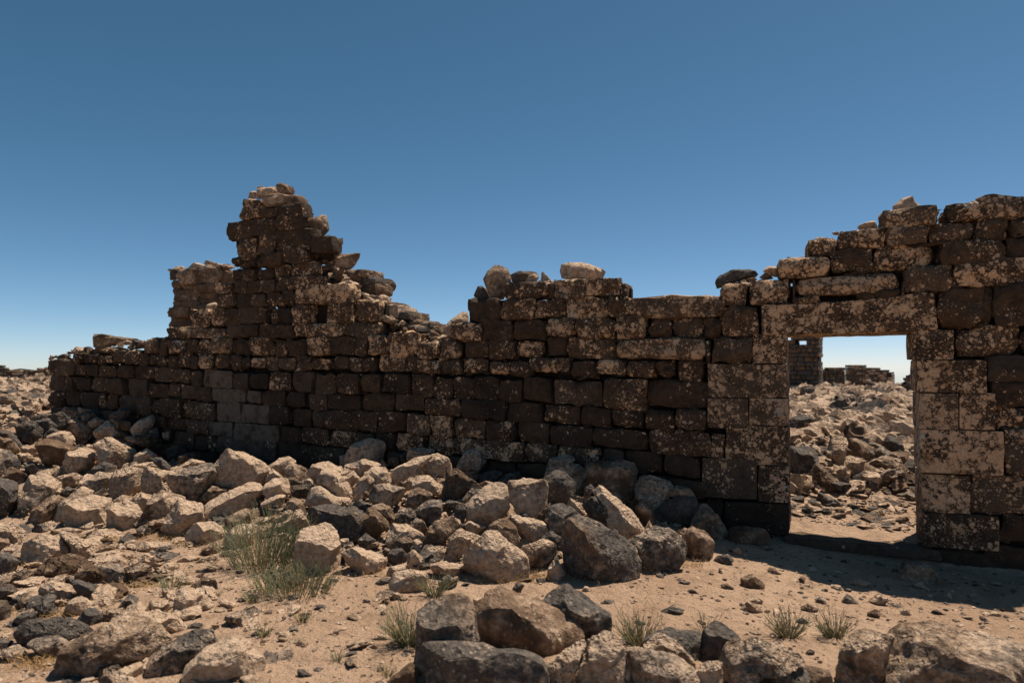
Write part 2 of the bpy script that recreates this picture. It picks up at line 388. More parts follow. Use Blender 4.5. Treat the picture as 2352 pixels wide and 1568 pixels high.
# ---------------------------------------------------------------- the wall's stones: frame, then x0 y0 x1 y1 lichen (G = clean grey block)
WALL = {
1: """440 550 520 695 1;512 538 685 690 3;688 585 770 692 2;772 593 895 705 2;898 600 1070 708 4;1072 600 1228 715 1;1230 592 1402 725 1;1400 615 1560 760 1
1565 635 1752 765 3;1752 645 1862 795 1;1862 640 2140 815 G;2142 672 2285 828 2
440 698 600 835 2;600 700 683 835 1;683 705 828 832 1;830 708 972 850 3;978 715 1138 862 2;1148 722 1345 885 1;1338 768 1530 905 1;1532 775 1645 898 2;1645 782 1795 915 2;1785 790 1940 935 1;1940 808 2250 935 G
446 838 572 980 2;575 835 718 972 1;722 838 900 995 2;900 850 955 1005 1;958 855 1072 1012 1;1075 870 1380 1045 1;1382 905 1470 1045 0;1470 910 1655 1080 3;1658 918 1825 1100 4;1830 938 1982 1108 3;1985 930 2210 1120 G
450 982 610 1090 1;612 975 720 1090 1;725 998 900 1110 0;905 1010 1075 1130 0;1075 1045 1250 1170 0;1250 1045 1430 1180 0;1430 1070 1520 1180 0;1522 1085 1690 1195 3;1690 1105 1910 1235 3;1915 1120 2130 1255 G
1250 1182 1450 1310 0;1450 1180 1560 1310 0;1560 1205 1760 1370 2;1762 1240 1890 1390 0;1890 1250 1975 1400 0;1970 1258 2240 1410 H
1450 1312 1690 1500 0;1700 1385 1850 1540 0;1850 1400 2000 1540 0;2000 1412 2240 1560 0
685 485 758 580 1;755 490 880 578 1;912 515 965 590 1;962 512 1048 578 1;1048 465 1175 575 4;1165 462 1290 590 4;1268 490 1360 605 4;1355 500 1440 595 4;1428 512 1525 612 2;1525 505 1622 638 1;1615 480 1768 625 4;1748 512 1825 635 1;1822 490 1975 632 6;1975 497 2100 630 3
1320 355 1450 492 5;1442 348 1535 515 3;1535 358 1682 490 4;1683 355 1810 488 3;1808 355 1938 498 5;1935 352 2090 495 7
1505 250 1612 358 7;1608 240 1735 355 6;1728 258 2070 352 6;1745 75 1900 260 6;1922 62 2035 255 6""",
2: """832 258 1028 452 5;1002 345 1165 440 4;1165 300 1405 450 0;1158 405 1412 560 3;698 455 932 650 3;918 440 1155 608 2;790 612 970 812 4;970 600 1140 770 4;1125 530 1470 738 3;1470 600 1675 760 1
1218 708 1438 862 4;1058 755 1218 893 2;958 792 1065 888 5;900 795 955 885 0;790 820 905 908 3;755 802 835 870 2;1280 835 1498 980 6;1120 870 1278 988 4;960 900 1120 1008 2;840 915 960 1020 2;735 908 845 1020 3
1255 972 1580 1100 5;1158 990 1255 1118 4;1000 1008 1160 1130 3;888 1015 1000 1138 1;758 1018 890 1140 2;605 1032 758 1138 5
1335 1055 1845 1228 7;1218 1100 1330 1250 2;1065 1122 1222 1255 4;935 1132 1068 1255 2;778 1130 938 1260 0;630 1138 780 1255 4;562 1128 655 1190 4
1305 1232 1465 1425 6;1617 1165 1870 1410 6;1885 1205 2088 1395 6;1170 1255 1305 1415 0;1085 1255 1172 1415 3;795 1255 1010 1410 2;1008 1265 1090 1410 2;662 1258 808 1440 3
1325 1410 1780 1525 6;1782 1390 2100 1540 3;1133 1420 1330 1545 2;1000 1415 1135 1545 1;870 1412 1002 1535 0;697 1415 868 1540 1""",
3: """262 348 458 505 1;458 348 668 520 5;672 362 778 527 4;787 348 980 522 1;990 342 1200 510 7;1210 340 1418 510 2;1405 345 1522 512 4;1540 330 1720 495 7;1718 305 2005 502 7;1975 368 2180 538 7
270 510 375 640 2;370 525 465 620 5;462 525 592 628 5;600 525 720 652 4;725 527 885 640 3;880 515 1020 655 3;1015 530 1200 635 5;1212 512 1365 632 4;1368 525 1478 655 3;1478 525 1612 655 4;1615 500 1868 665 7;1870 515 1990 662 5;1985 545 2210 675 6
465 668 628 822 0;635 660 850 832 4;855 658 1035 840 1;1040 672 1238 860 2;1242 678 1475 865 2;1478 680 1655 845 2;1665 680 1930 850 1;1938 682 2130 890 3;2135 710 2318 910 3
420 832 550 948 G;552 828 780 985 1;800 838 970 978 1;975 858 1152 1020 2;1155 865 1460 1010 1;1465 855 1770 1025 2;1775 868 2050 1022 3
375 950 622 1140 G;628 975 820 1150 1;820 990 1005 1165 0;1010 1015 1130 1180 1;1130 1008 1385 1195 2;1378 1020 1622 1215 4;1620 1028 1885 1218 2;1895 1035 2115 1240 5
300 1130 730 1300 G;738 1170 915 1308 1;920 1175 1168 1335 3;1170 1195 1420 1355 5;1422 1222 1588 1350 2;1588 1212 1780 1390 1;1785 1235 2048 1400 6
395 1272 690 1480 H;690 1305 990 1520 1;995 1345 1340 1530 2;1345 1360 1680 1530 0;1680 1392 1830 1540 0;1830 1402 2050 1560 0;400 1482 690 1640 0;690 1522 1000 1660 0""",
4: """705 300 1118 450 4;1118 298 1190 448 5;1182 258 1460 445 6;1448 265 1780 425 6;1780 308 1850 425 3
380 435 700 660 1;702 450 1010 645 5;1005 450 1280 622 5;1285 430 1690 630 7;1695 420 1865 635 5
235 665 515 835 6;518 650 805 840 2;800 625 1102 835 0;1115 625 1365 790 6;1380 618 1748 820 5;1755 608 2035 825 7;2040 610 2260 815 2
98 822 312 1005 4;345 818 575 990 4;582 822 822 1015 4;822 830 1088 980 6;1092 790 1285 975 0;1295 800 1755 998 4
150 1008 320 1140 4;328 992 568 1128 5;590 1025 765 1140 4;762 1018 975 1160 4;960 978 1200 1120 6;1195 985 1325 1118 5;1340 1018 1570 1172 3;1572 1008 1840 1145 6;1842 1018 2105 1172 6;2105 1012 2285 1160 6
255 1170 470 1385 3;472 1168 680 1385 1;670 1185 885 1400 1;888 1172 1155 1390 0;1158 1200 1630 1440 2;1635 1185 2020 1475 6""",
5: """-15 445 328 608 4;330 460 745 635 0;748 480 1060 665 1;1068 500 1420 680 4;1425 520 1705 710 1;1715 548 2010 715 3;2015 545 2290 735 3
50 610 235 800 7;245 625 545 815 5;548 642 822 838 4;832 662 1130 870 3;1138 690 1535 895 2;1525 722 2040 908 3
0 800 325 965 5;328 822 905 1010 5;905 865 1215 1050 4;1220 900 1605 1090 4;1610 910 1820 1080 1;1820 920 2175 1140 3
0 968 330 1130 0;332 1012 560 1180 0;560 1020 830 1190 0;830 1048 1220 1230 0;1222 1092 1600 1260 0;1602 1100 1900 1290 0""",
6: """262 425 1085 610 6;650 600 948 808 5;155 820 960 1005 7;420 1200 1045 1455 2
1090 290 1350 512 6;1362 260 1755 495 7;1760 420 2030 510 5;1770 265 1800 440 5;1105 505 1465 795 4;950 605 1115 820 5;960 828 1015 1055 5;1018 795 1408 1040 3;1400 768 1715 1040 J7;1310 760 1420 795 6
718 990 955 1210 4;985 1045 1725 1358 J6""",
7: """985 210 1365 490 J5;1368 213 1728 465 J7;1150 467 1735 828 J7;1018 535 1145 770 6;935 765 1445 1133 J4;1452 830 1738 1170 J6;1140 1173 1740 1455 J2
692 308 968 510 3;442 515 1025 745 5;580 740 925 945 0;480 948 985 1130 1;985 1135 1140 1350 0;560 1135 985 1340 0""",
8: """90 645 560 852 7;250 820 1185 1010 7;360 460 628 650 6;628 390 1088 582 7;575 580 955 812 4;950 530 1535 778 6;1090 365 1478 545 6;1050 200 1580 398 6
1480 322 1888 528 5;1638 155 2025 318 6;1930 85 2400 312 6;1895 298 2240 500 4;2235 295 2520 460 5;1560 498 2198 735 4;2205 475 2520 690 3;1230 718 1700 990 4;1705 690 2420 930 6
815 940 985 1072 3;985 940 1215 1055 2;1210 935 1265 1030 2;1575 935 2005 1320 3;1955 935 2085 1285 1;2100 890 2500 1290 3;1640 870 1740 950 2
2400 100 2760 292 5;2425 692 2800 925 4;2525 300 2800 690 3""",
9: """1338 182 1712 455 J5;1720 140 2335 435 6;1365 457 2015 758 J7;2015 415 2420 665 1;1385 762 1750 1098 J7;1758 760 2095 1100 J7;2035 655 2420 890 3;2095 890 2420 1110 4;1395 1102 2170 1508 J8;2178 1105 2420 1540 5
2340 150 2700 410 4;2425 415 2760 660 3;2425 665 2800 1000 3;2425 1005 2800 1530 2""",
10: """1415 455 1870 812 J7;1875 470 2420 825 5;1425 817 2130 1140 J5;2145 828 2420 1080 3;1600 1150 1980 1260 0;1985 1110 2420 1320 1;2425 620 2800 1000 2;2425 1005 2800 1380 1""",
}
# fixing of overlaps between neighbouring readings is done by the builder (stones keep to their own box)
LINTEL = (8, [(-62, 1100), (300, 1092), (900, 1050), (1250, 1010), (1400, 985), (1530, 1000), (1562, 1325), (1340, 1345), (700, 1362), (150, 1370), (-62, 1372)])
THRESH = (10, [(150, 1010), (1430, 1135), (1590, 1152), (1590, 1245), (150, 1110)])

# rubble core and inner leaf beside the tall fragment: x0 y0 x1 y1 tone
INNER_L = """240 905 650 1045 m;540 930 735 1045 b;270 1010 450 1090 m;440 1040 610 1125 b;175 1005 262 1090 d;175 1085 300 1145 d;295 1080 455 1160 b;450 1115 640 1180 b;190 1130 410 1212 m;400 1160 640 1250 b;197 1205 458 1280 b;440 1235 560 1300 d;180 1262 375 1358 b;138 1288 190 1345 d;150 1340 372 1448 d;360 1290 560 1450 d"""
INNER_R = """1440 730 1505 805 m;1500 735 1585 790 d;1580 745 1665 800 b;1500 880 1600 940 m;1500 930 1580 985 b;1575 930 1665 1010 m;1650 945 1720 1020 m;1715 905 1918 1030 b;1905 910 1985 985 m;1905 975 2048 1070 d;1580 1000 1770 1070 d;1760 1020 2052 1135 d;1830 1120 1975 1215 m;2030 1195 2155 1255 p;2140 1210 2205 1255 d;2085 1240 2298 1365 p;2290 1298 2400 1370 d;2100 1345 2240 1405 d;2085 1368 2180 1445 m;2165 1385 2345 1465 d;2340 1370 2480 1440 m;2150 1450 2250 1545 m;2240 1440 2370 1530 d;2225 1510 2420 1600 p;2360 1430 2560 1520 p;2480 1400 2580 1450 d;2540 1440 2660 1560 b"""
# stones lying loose on the wall: frame, tone, outline | label
TOPS = [
(2, 'p', [(900,230),(920,180),(975,170),(980,230),(960,258),(910,255)], 'small pale stone at the left tip of the tall fragment', 'stone'),
(2, 'p', [(968,240),(985,150),(1080,140),(1180,145),(1228,195),(1130,215),(1000,252)], 'pale slab lying across the top of the tall fragment', 'slab'),
(2, 'm', [(1155,115),(1190,95),(1240,105),(1310,140),(1335,190),(1310,225),(1210,215),(1165,160)], 'highest rounded stone crowning the tall fragment', 'stone'),
(2, 'm', [(1030,300),(1040,230),(1180,210),(1330,200),(1440,230),(1478,290),(1440,340),(1390,355),(1250,310),(1090,345)], 'broad capstone overhanging the right side of the tall fragment', 'capstone'),
(2, 'p', [(975,150),(1000,133),(1060,140),(1030,165)], 'tiny pale stone on the top slab of the tall fragment', 'stone'),
(2, 'm', [(1400,480),(1430,400),(1520,420),(1550,395),(1615,395),(1640,470),(1655,530),(1600,598),(1480,590),(1430,560)], 'rough block with a broken face on the right shoulder of the tall fragment', 'block'),
(2, 'd', [(1410,425),(1450,382),(1515,382),(1490,410)], 'thin dark chip lying on the rough shoulder block', 'chip'),
(2, 'p', [(505,1270),(520,1220),(590,1198),(630,1210),(600,1260),(540,1285)], 'pale rounded stone above the two upright window stones', 'stone'),
(2, 'd', [(182,1000),(182,920),(200,895),(290,900),(348,960),(270,985)], 'dark block at the far left top of the inner leaf', 'block'),
(2, 'p', [(337,890),(400,832),(460,835),(520,870),(500,890),(390,930)], 'pale rock left of the two on the inner leaf', 'rock'),
(2, 'p', [(503,850),(510,803),(580,830),(700,860),(745,880),(680,900),(560,890)], 'long pale rock leaning against the tall fragment on the inner leaf', 'rock'),
(2, 'm', [(1578,880),(1700,800),(1780,745),(1935,742),(1938,775),(1870,880),(1840,895),(1650,922),(1590,910)], 'pointed wedge slab jutting out to the right of the tall fragment', 'slab'),
(2, 'p', [(1498,850),(1545,808),(1592,815),(1585,860),(1530,882)], 'pale grey chip at the foot of the jutting wedge slab', 'chip'),
(2, 'p', [(1865,1165),(1960,1125),(2120,1118),(2222,1160),(2215,1195),(2170,1208),(2000,1190)], 'flat pale slab projecting from the rubble core', 'slab'),
(3, 'p', [(1875,290),(1880,240),(1960,180),(2080,190),(2110,230),(2080,290),(1960,305)], 'cube of pale stone resting in the gap of the wall', 'block'),
(3, 'm', [(1840,150),(1880,110),(1960,120),(2020,150),(1960,180),(1870,180)], 'dark flat stone topping the rubble left of the gap', 'stone'),
(3, 'p', [(2140,350),(2180,270),(2240,230),(2250,290),(2210,350)], 'small pale stone leaning beside the big pale boulder in the gap', 'stone'),
(4, 'p', [(140,810),(190,670),(290,580),(375,530),(400,580),(410,700),(330,820),(220,825)], 'big pale boulder slumped against the middle section of wall', 'boulder'),
(4, 'm', [(530,240),(580,180),(640,118),(700,128),(770,165),(800,240),(770,330),(730,440),(620,440),(560,330)], 'tilted squarish block perched on the middle section of wall', 'block'),
(4, 'd', [(445,410),(480,320),(530,315),(620,370),(600,430),(545,450),(490,430)], 'small dark jagged stone beneath the tilted block', 'stone'),
(4, 'd', [(780,200),(860,172),(940,175),(1020,185),(1060,230),(1000,290),(800,300)], 'dark flat-topped stone behind the small pale wedge on the wall', 'stone'),
(4, 'p', [(890,270),(930,225),(1010,198),(1050,225),(1020,290),(900,302)], 'pale wedge stone lying in front of the dark flat stone', 'stone'),
(4, 'p', [(1065,290),(1068,190),(1082,178),(1140,240),(1195,295),(1120,302)], 'small pointed spike of stone on the middle wall top', 'stone'),
(4, 'p', [(1245,200),(1250,105),(1300,95),(1450,95),(1560,125),(1640,150),(1665,190),(1630,260),(1500,265),(1400,245),(1260,255)], 'large pale boulder balanced on the right end of the middle wall', 'boulder'),
(4, 'm', [(1400,240),(1440,218),(1480,235),(1475,275),(1420,262)], 'pebble-sized stone wedged under the balanced pale boulder', 'stone'),
(6, 'd', [(1045,265),(1095,205),(1190,172),(1340,158),(1420,170),(1465,200),(1440,240),(1260,270),(1180,298),(1080,350)], 'dark curved slab lying on the wall left of the lintel', 'slab'),
(6, 'm', [(1255,275),(1300,245),(1440,238),(1450,262),(1340,292),(1270,292)], 'thin grey stone under the dark curved slab', 'stone'),
(6, 'p', [(1495,185),(1530,140),(1600,128),(1640,160),(1640,235),(1560,220)], 'rounded pale stone tucked against the stepped wall top', 'stone'),
(6, 'm', [(1460,240),(1510,195),(1560,215),(1605,250),(1500,258)], 'rough little stone between the curved slab and the stepped wall', 'stone'),
(8, 'p', [(1140,235),(1145,185),(1220,110),(1330,80),(1355,130),(1405,170),(1412,195),(1300,210),(1240,238)], 'triangular boulder at the top of the stepped wall by the doorway', 'boulder'),
(8, 'p', [(818,390),(825,355),(960,302),(985,320),(1005,370),(1000,395),(900,398)], 'small pale stone on the lower step of the wall top', 'stone'),
(1, 'm', [(858,440),(855,300),(900,290),(985,303),(1100,322),(1210,335),(1330,345),(1280,375),(1110,390),(990,420)], 'long grey slab raised on the low left stretch of wall', 'slab'),
(1, 'd', [(845,475),(880,430),(1060,415),(1200,430),(1180,470),(1060,500),(920,520)], 'flat grey stone under the raised long slab', 'slab'),
(1, 'd', [(1208,400),(1220,355),(1290,350),(1350,400),(1330,432),(1240,440)], 'dark block right of the raised long slab', 'block'),
(1, 'p', [(1120,380),(1160,352),(1210,365),(1205,400),(1140,398)], 'small pale stone in front of the raised long slab', 'stone'),
(1, 'p', [(975,400),(985,362),(1040,365),(1080,395),(1060,412)], 'little pale chip under the raised long slab', 'chip'),
(1, 'd', [(715,470),(735,425),(820,408),(860,430),(850,470),(760,485)], 'dark flat stone at the left step of the low wall', 'stone'),
]
# ---------------------------------------------------------------- rubble: tone outline [| landmark label | short name]
ROCKS = {
11: """b 600 290 720 330 720 400 620 395 570 330
m 715 295 855 320 840 350 730 345
d 305 385 400 345 480 360 460 410 320 430
dv 480 360 570 335 640 395 610 470 530 480
d 800 340 900 340 910 380 780 410 720 370
d 1000 375 1120 295 1210 335 1150 395 1030 395 | dark rock in wall shade at the left top of the heap | shaded dark rock
b 612 400 700 400 845 480 845 540 760 615 690 600 620 500 | squared brown block with a pale top in the left rubble | squared brown block
p 805 430 890 390 965 420 940 460 840 465
b 1000 390 1195 430 1195 490 1080 480
p 860 520 1000 420 1100 470 1170 540 1050 560 890 560
p 1200 490 1270 420 1400 375 1425 430 1350 520 1240 530 | pale oblong rock half shaded beside the left wall foot | half shaded oblong rock
dv 140 470 240 425 320 430 390 500 380 560 280 600 190 590 | round dark pitted boulder in the left rubble | round pitted boulder
d 320 430 440 400 530 470 400 560 390 500
d 380 580 470 480 555 520 480 560
d 0 450 90 520 205 620 195 655 60 580 0 530 | long grey slab sloping in at the left edge | sloping grey slab
p 420 570 560 520 640 530 690 590 640 640 560 645
b 0 540 100 590 180 670 160 710 60 690 0 640
d 335 640 430 590 560 620 710 680 600 710 600 820 400 780 | big dark block with a brown upper side in the left rubble | big dark block
p 580 840 610 710 800 675 860 710 850 850 700 900 590 880 | big pale upright block in the left rubble | pale upright block
p 880 600 980 530 1080 540 1160 610 1000 610
b 870 650 1010 570 1240 700 1240 790 1110 820 930 780 | gable shaped boulder with dark front in the left rubble | gable shaped boulder
mv 1150 570 1390 550 1480 600 1470 670 1340 650 1180 610
d 0 660 90 700 185 800 160 870 80 830 30 905 0 910
b 185 660 340 665 330 720 200 715
p 150 725 260 720 325 770 190 795
d 45 890 100 845 255 910 180 965 50 930
d 215 810 300 795 380 850 330 905 240 880
m 330 900 550 840 590 880 550 930 370 935
d 850 860 950 800 1060 830 1040 880 870 910
m 1155 840 1400 800 1495 800 1500 860 1300 850
p 1240 740 1350 680 1440 740 1350 790 1230 810
d 1370 770 1480 760 1560 830 1555 880 1500 860
d 0 920 160 1010 150 1200 100 1350 0 1290 | big dark boulder cut by the left edge of the heap | dark edge boulder
m 190 1130 280 940 420 930 565 990 540 1080 450 1130 350 1190 260 1310 190 1290 | large boulder with dark left face and pale top, left heap | two toned boulder
m 520 940 680 900 760 940 730 1000 570 1010
d 540 1080 620 1030 720 1060 600 1150
b 245 1385 300 1250 480 1120 595 1150 500 1300 380 1360 | brown wedge boulder in front of the two toned boulder | brown wedge boulder
b 490 1330 560 1190 740 1045 860 1090 700 1150 600 1250 580 1360 520 1380
p 585 1290 620 1190 820 1120 1010 1150 980 1330 840 1390 740 1435 610 1390 | cube shaped pale boulder in the front row at left | pale cube boulder
p 985 1250 1040 1190 1170 1155 1250 1200 1310 1290 1270 1390 1130 1435 990 1390 | round pale lichen covered boulder in the front row at left | round lichen boulder
m 750 1010 900 900 1040 910 1010 1080 870 1080 780 1030
pv 1015 1040 1040 920 1160 850 1320 870 1310 990 1250 1080 1030 1090
pv 1310 950 1340 840 1500 880 1590 890 1530 960 1570 1060 1420 1090 1320 1030
m 1520 940 1600 880 1940 820 1985 910 1990 990 1830 1170 1720 1140 1600 1060 | large grey topped boulder leaning on the heap, pointing down | leaning grey topped boulder
p 1975 850 2090 690 2240 720 2420 820 2480 880 2440 960 2380 1020 2240 1030 2000 960 | largest pale boulder on the heap under the grey wall patch | largest pale boulder
p 1580 880 1760 770 1910 810 1700 830
b 1325 1260 1380 1130 1500 1060 1690 1140 1600 1260 1540 1330 1380 1350
p 1260 1150 1300 1090 1395 1110 1330 1260 1290 1270
p 1870 1280 1920 1180 2080 1090 2300 1000 2351 1010 2400 1060 2330 1190 2080 1330 1930 1340 | long pale boulder lying below the largest pale boulder | long pale boulder
p 1490 1400 1640 1160 1840 1200 1870 1350 1740 1400 1690 1500 1560 1460 | pale peaked boulder at the foot of the heap, left of the shrub | pale peaked boulder
b 1840 1140 1950 1020 2120 1040 1960 1150 1880 1170
pv 1255 1430 1370 1350 1480 1390 1420 1470 1280 1470
p 1710 1480 1800 1370 1960 1360 2070 1440 2030 1520 1860 1560 1720 1540
b 2035 1400 2190 1280 2330 1230 2400 1300 2280 1370 2080 1440
p 2060 1520 2150 1420 2330 1380 2400 1420 2400 1560 2100 1580
p 870 1380 940 1350 965 1390 880 1410
d 1490 530 1560 515 1550 580 1500 575
d 1530 680 1640 640 1705 690 1660 740 1550 750
d 1370 500 1450 480 1460 560 1380 550
d 1640 750 1720 720 1735 780 1660 800
m 1085 610 1240 620 1230 690 1130 680""",
13: """p 435 370 500 310 590 295 650 350 560 390 550 460 450 430
b 555 400 620 345 740 400 755 460 690 505 570 470
d 560 490 640 480 710 530 620 545
p 720 510 780 485 840 540 760 560
p 755 440 810 365 940 345 1040 395 1080 430 900 440 850 530
p 1050 285 1110 275 1125 340 1090 400 1060 360
p 1115 270 1170 180 1320 130 1450 160 1465 220 1420 340 1250 330 1110 350 | rugged pale boulder crowning the middle of the heap | crowning pale boulder
p 1080 390 1270 320 1430 370 1380 420 1250 470 1180 410
m 850 530 900 420 1000 400 1130 540 1190 640 1050 660 900 570
p 1090 490 1180 420 1245 500 1180 560
p 1430 370 1440 310 1500 370 1460 385
d 1500 300 1590 290 1600 360 1500 360
d 1600 270 1660 270 1670 330 1620 330
mv 1670 290 1700 220 1860 215 1930 240 1830 300 1700 325
p 1525 480 1560 400 1760 310 1880 290 1880 340 1800 370 1810 460 1680 490 1560 520
p 1800 350 1860 290 1960 270 2050 310 2090 420 2010 490 1900 470 1810 430 | drum shaped round faced boulder near the top of the heap | drum shaped boulder
p 1265 470 1360 400 1470 400 1530 520 1380 570 1370 480 1280 470
b 1200 570 1230 500 1310 460 1380 510 1340 600 1200 670 | brown egg shaped stone in the middle of the heap | egg shaped stone
m 1330 680 1370 560 1480 540 1650 580 1640 640 1540 760 1400 720
m 1630 540 1700 480 1780 510 1700 580 1640 590
p 1720 560 1760 470 1880 470 2010 570 2000 630 1900 620 1830 570
m 1675 680 1700 610 1780 580 1900 640 1850 720 1740 780 1680 740
dv 2010 590 2040 430 2140 400 2230 480 2350 570 2200 640 2150 700 2010 670 | dark deeply pitted boulder below the drum shaped boulder | deeply pitted boulder
p 2170 410 2240 370 2330 400 2320 470 2280 525 2190 440 | small bright cube of stone on the deeply pitted boulder | bright cube stone
m 2120 390 2210 250 2290 220 2351 260 2400 330 2351 380 2250 370
p 340 590 440 500 560 500 620 620 520 650 420 680
p 370 500 430 400 540 480 480 500
p 0 640 240 535 300 600 310 660 240 740 80 730 0 700
d 250 690 330 590 375 650 310 710
p 330 720 470 640 560 650 520 750 360 740
b 540 760 620 670 700 700 770 840 760 880 660 780
dv 600 560 800 550 840 590 700 680 620 640
p 750 720 800 590 880 570 1020 660 1200 680 1210 740 900 760
b 0 860 180 780 240 800 230 900 100 950 0 990
p 0 1010 100 930 260 920 200 1000 40 1110 0 1080
p 480 870 560 780 620 790 600 900
p 600 900 650 790 700 790 765 900 750 960 690 1000
d 765 890 800 770 900 755 1190 760 1280 860 1230 1000 1050 1035 900 930 | broad dark boulder with a flat pale rim behind the split boulder | broad dark boulder
p 640 1280 660 1060 720 970 940 925 1020 1000 1060 1190 1050 1390 930 1380 780 1330 | tall split boulder with smooth pale top beside the big shrub | tall split boulder
b 1270 850 1310 780 1370 770 1500 900 1510 930 1360 1000 1300 930
b 1355 755 1440 720 1520 760 1560 850 1520 890 1440 820 | small brown domed stone in the middle of the heap | brown domed stone
d 1225 1060 1290 1000 1380 1060 1370 1150 1240 1120
dv 1545 900 1600 790 1700 770 1770 850 1670 930
dv 1670 930 1760 860 1820 880 1865 960 1760 970
d 1730 800 1880 690 1980 700 1990 780 1930 890 1800 850
d 2000 740 2060 690 2160 710 2130 760
p 1480 1050 1540 910 1680 930 1820 1010 1800 1060 1620 1030 1520 1090
d 1530 1110 1600 1040 1700 1040 1750 1100 1700 1160 1570 1150
d 1495 1220 1530 1150 1620 1135 1680 1210 1620 1285 1500 1270
p 1730 1060 1780 1050 1820 1100 1790 1190 1740 1130
d 1810 1180 1830 1060 1930 900 2080 840 2170 950 2030 1010 2020 1120 1840 1190 | tall smooth grey boulder in the lower middle of the heap | smooth grey boulder
pv 2020 1200 2060 1050 2160 970 2351 1040 2300 1180 2200 1240 2030 1240
p 1830 1230 1870 1130 1990 1110 2030 1160 1990 1250 1900 1270
p 1670 1320 1690 1190 1740 1150 1830 1240 1900 1330 1780 1330
p 1070 1180 1200 1115 1330 1170 1490 1240 1430 1330 1320 1360 1130 1270 | pale pointed boulder lying right of the tall split boulder | pale pointed boulder
p 1490 1360 1520 1300 1640 1290 1660 1320 1590 1370 1500 1385
p 1510 1460 1560 1370 1700 1330 1850 1370 1850 1480 1740 1540 1540 1540
b 1890 1290 1990 1260 2190 1290 2170 1350 2080 1390 1920 1350
dv 1960 1440 2050 1370 2140 1430 2110 1510 2010 1510
p 1060 1050 1140 1040 1130 1110 1080 1140
m 510 1200 580 1130 650 1130 640 1240 540 1260
d 1420 1190 1470 1130 1520 1140 1480 1200""",
14: """p 140 640 330 460 430 430 510 460 530 640 350 780 250 810 170 740 | pale blocky boulder with a chipped front in the right heap | chipped pale boulder
d 115 560 200 470 300 480 180 600
b 510 510 550 400 680 380 850 400 880 480 870 600 760 710 640 680 590 590 | smooth brown rounded block in the right heap | smooth brown block
d 410 420 520 340 640 315 655 380 520 440
d 860 390 985 310 1060 330 1140 420 1110 570 1000 620 890 560 | jagged grey boulder with fresh breaks in the right heap | jagged grey boulder
d 870 340 920 200 1100 150 1140 200 1000 330 | shaded slab tip leaning on the wall behind the heap | shaded slab tip
p 980 290 1060 230 1180 250 1270 320 1190 330 1040 330
m 1090 370 1130 330 1280 330 1270 430 1200 500 1120 480
b 1265 250 1360 228 1560 225 1690 260 1710 320 1680 510 1570 545 1390 500 1285 420 | big lumpy block at the top right of the heap | big lumpy block
d 1240 470 1290 430 1330 470 1250 570 1220 600
p 1310 530 1370 435 1450 490 1600 640 1790 820 1700 900 1610 940 1560 830 1560 700 1420 540 | long pale slab tilted down to the right in the heap | tilted pale slab
dv 1230 620 1300 560 1430 540 1530 620 1570 800 1570 900 1470 850 1300 740 | dark honeycombed boulder left of the tilted pale slab | honeycombed boulder
mv 1705 450 1760 360 1850 350 2010 420 2045 480 1900 620 1800 590 1710 520 | finely pitted block at the right end of the heap | finely pitted block
b 2010 520 2080 440 2190 460 2255 540 2100 550
d 1890 680 1990 590 2120 540 2250 560 2290 700 2240 820 2000 820 1920 770 | dark cracked boulder with a brown belly, right end of heap | brown bellied boulder
b 1700 640 1760 570 1850 650 1920 820 1810 790 1720 700
p 1570 560 1690 530 1750 560 1690 640
d 880 830 900 640 1020 610 1100 640 1200 730 1080 780 1050 900 900 880
p 1080 620 1110 560 1200 610 1230 680 1190 720
d 1035 1000 1060 800 1120 740 1230 720 1440 840 1660 1010 1730 1120 1690 1350 1480 1350 1200 1240 1080 1150 | huge dark grey boulder at the front foot of the heap | huge dark boulder
d 1640 960 1760 870 1880 835 2030 870 2150 980 2140 1080 2060 1170 1900 1230 1740 1240 1720 1080 | dark lumpy boulder right of the huge dark boulder | dark lumpy boulder
b 2140 930 2220 830 2351 880 2420 960 2400 1100 2280 1140 2150 1080
p 140 1140 170 1020 280 960 340 880 430 900 560 1010 690 1110 710 1210 640 1310 500 1340 340 1330 190 1240 | big smooth pale boulder at the front foot of the heap | big smooth pale boulder
m 640 1070 690 1000 850 950 960 970 975 1080 900 1150 790 1205 720 1180 | pale topped stone propped against the huge dark boulder | pale topped stone
d 340 860 400 780 520 745 600 820 630 930 590 1030 480 960
p 520 700 640 720 870 790 880 850 800 940 690 930 620 860 590 770
d 830 940 930 860 1030 930 1010 1050 960 1060 950 970
p 900 1230 950 1130 1000 1150 1050 1250 1010 1320 920 1300
d 40 720 70 600 160 620 150 700 110 780 60 770
b 0 730 90 760 100 830 40 890 0 880
p 140 800 180 770 330 820 250 860 160 840
d 630 700 690 690 730 720 690 750
d 780 760 880 620 930 600 880 720 860 790
p 1930 790 1990 770 2000 830 1950 830
b 2080 850 2160 830 2220 870 2150 940
p 1780 850 1830 760 1860 830 1790 870
b 260 430 330 400 480 440 330 460
d 270 340 400 300 490 330 400 390 280 400""",
7: """b 830 1390 920 1210 980 1200 1080 1290 1170 1440 1130 1540 1000 1540 880 1420 | brown domed boulder at the far right end of the heap | brown end boulder
b 1190 1430 1220 1395 1500 1420 1545 1480 1530 1560 1200 1540 | low shaded block under the left door jamb | low shaded block""",
10: """b 1200 1380 1240 1260 1330 1250 1480 1310 1550 1390 1500 1450 1250 1440 | brown boulder lying in the shadow before the doorway | shadowed brown boulder""",
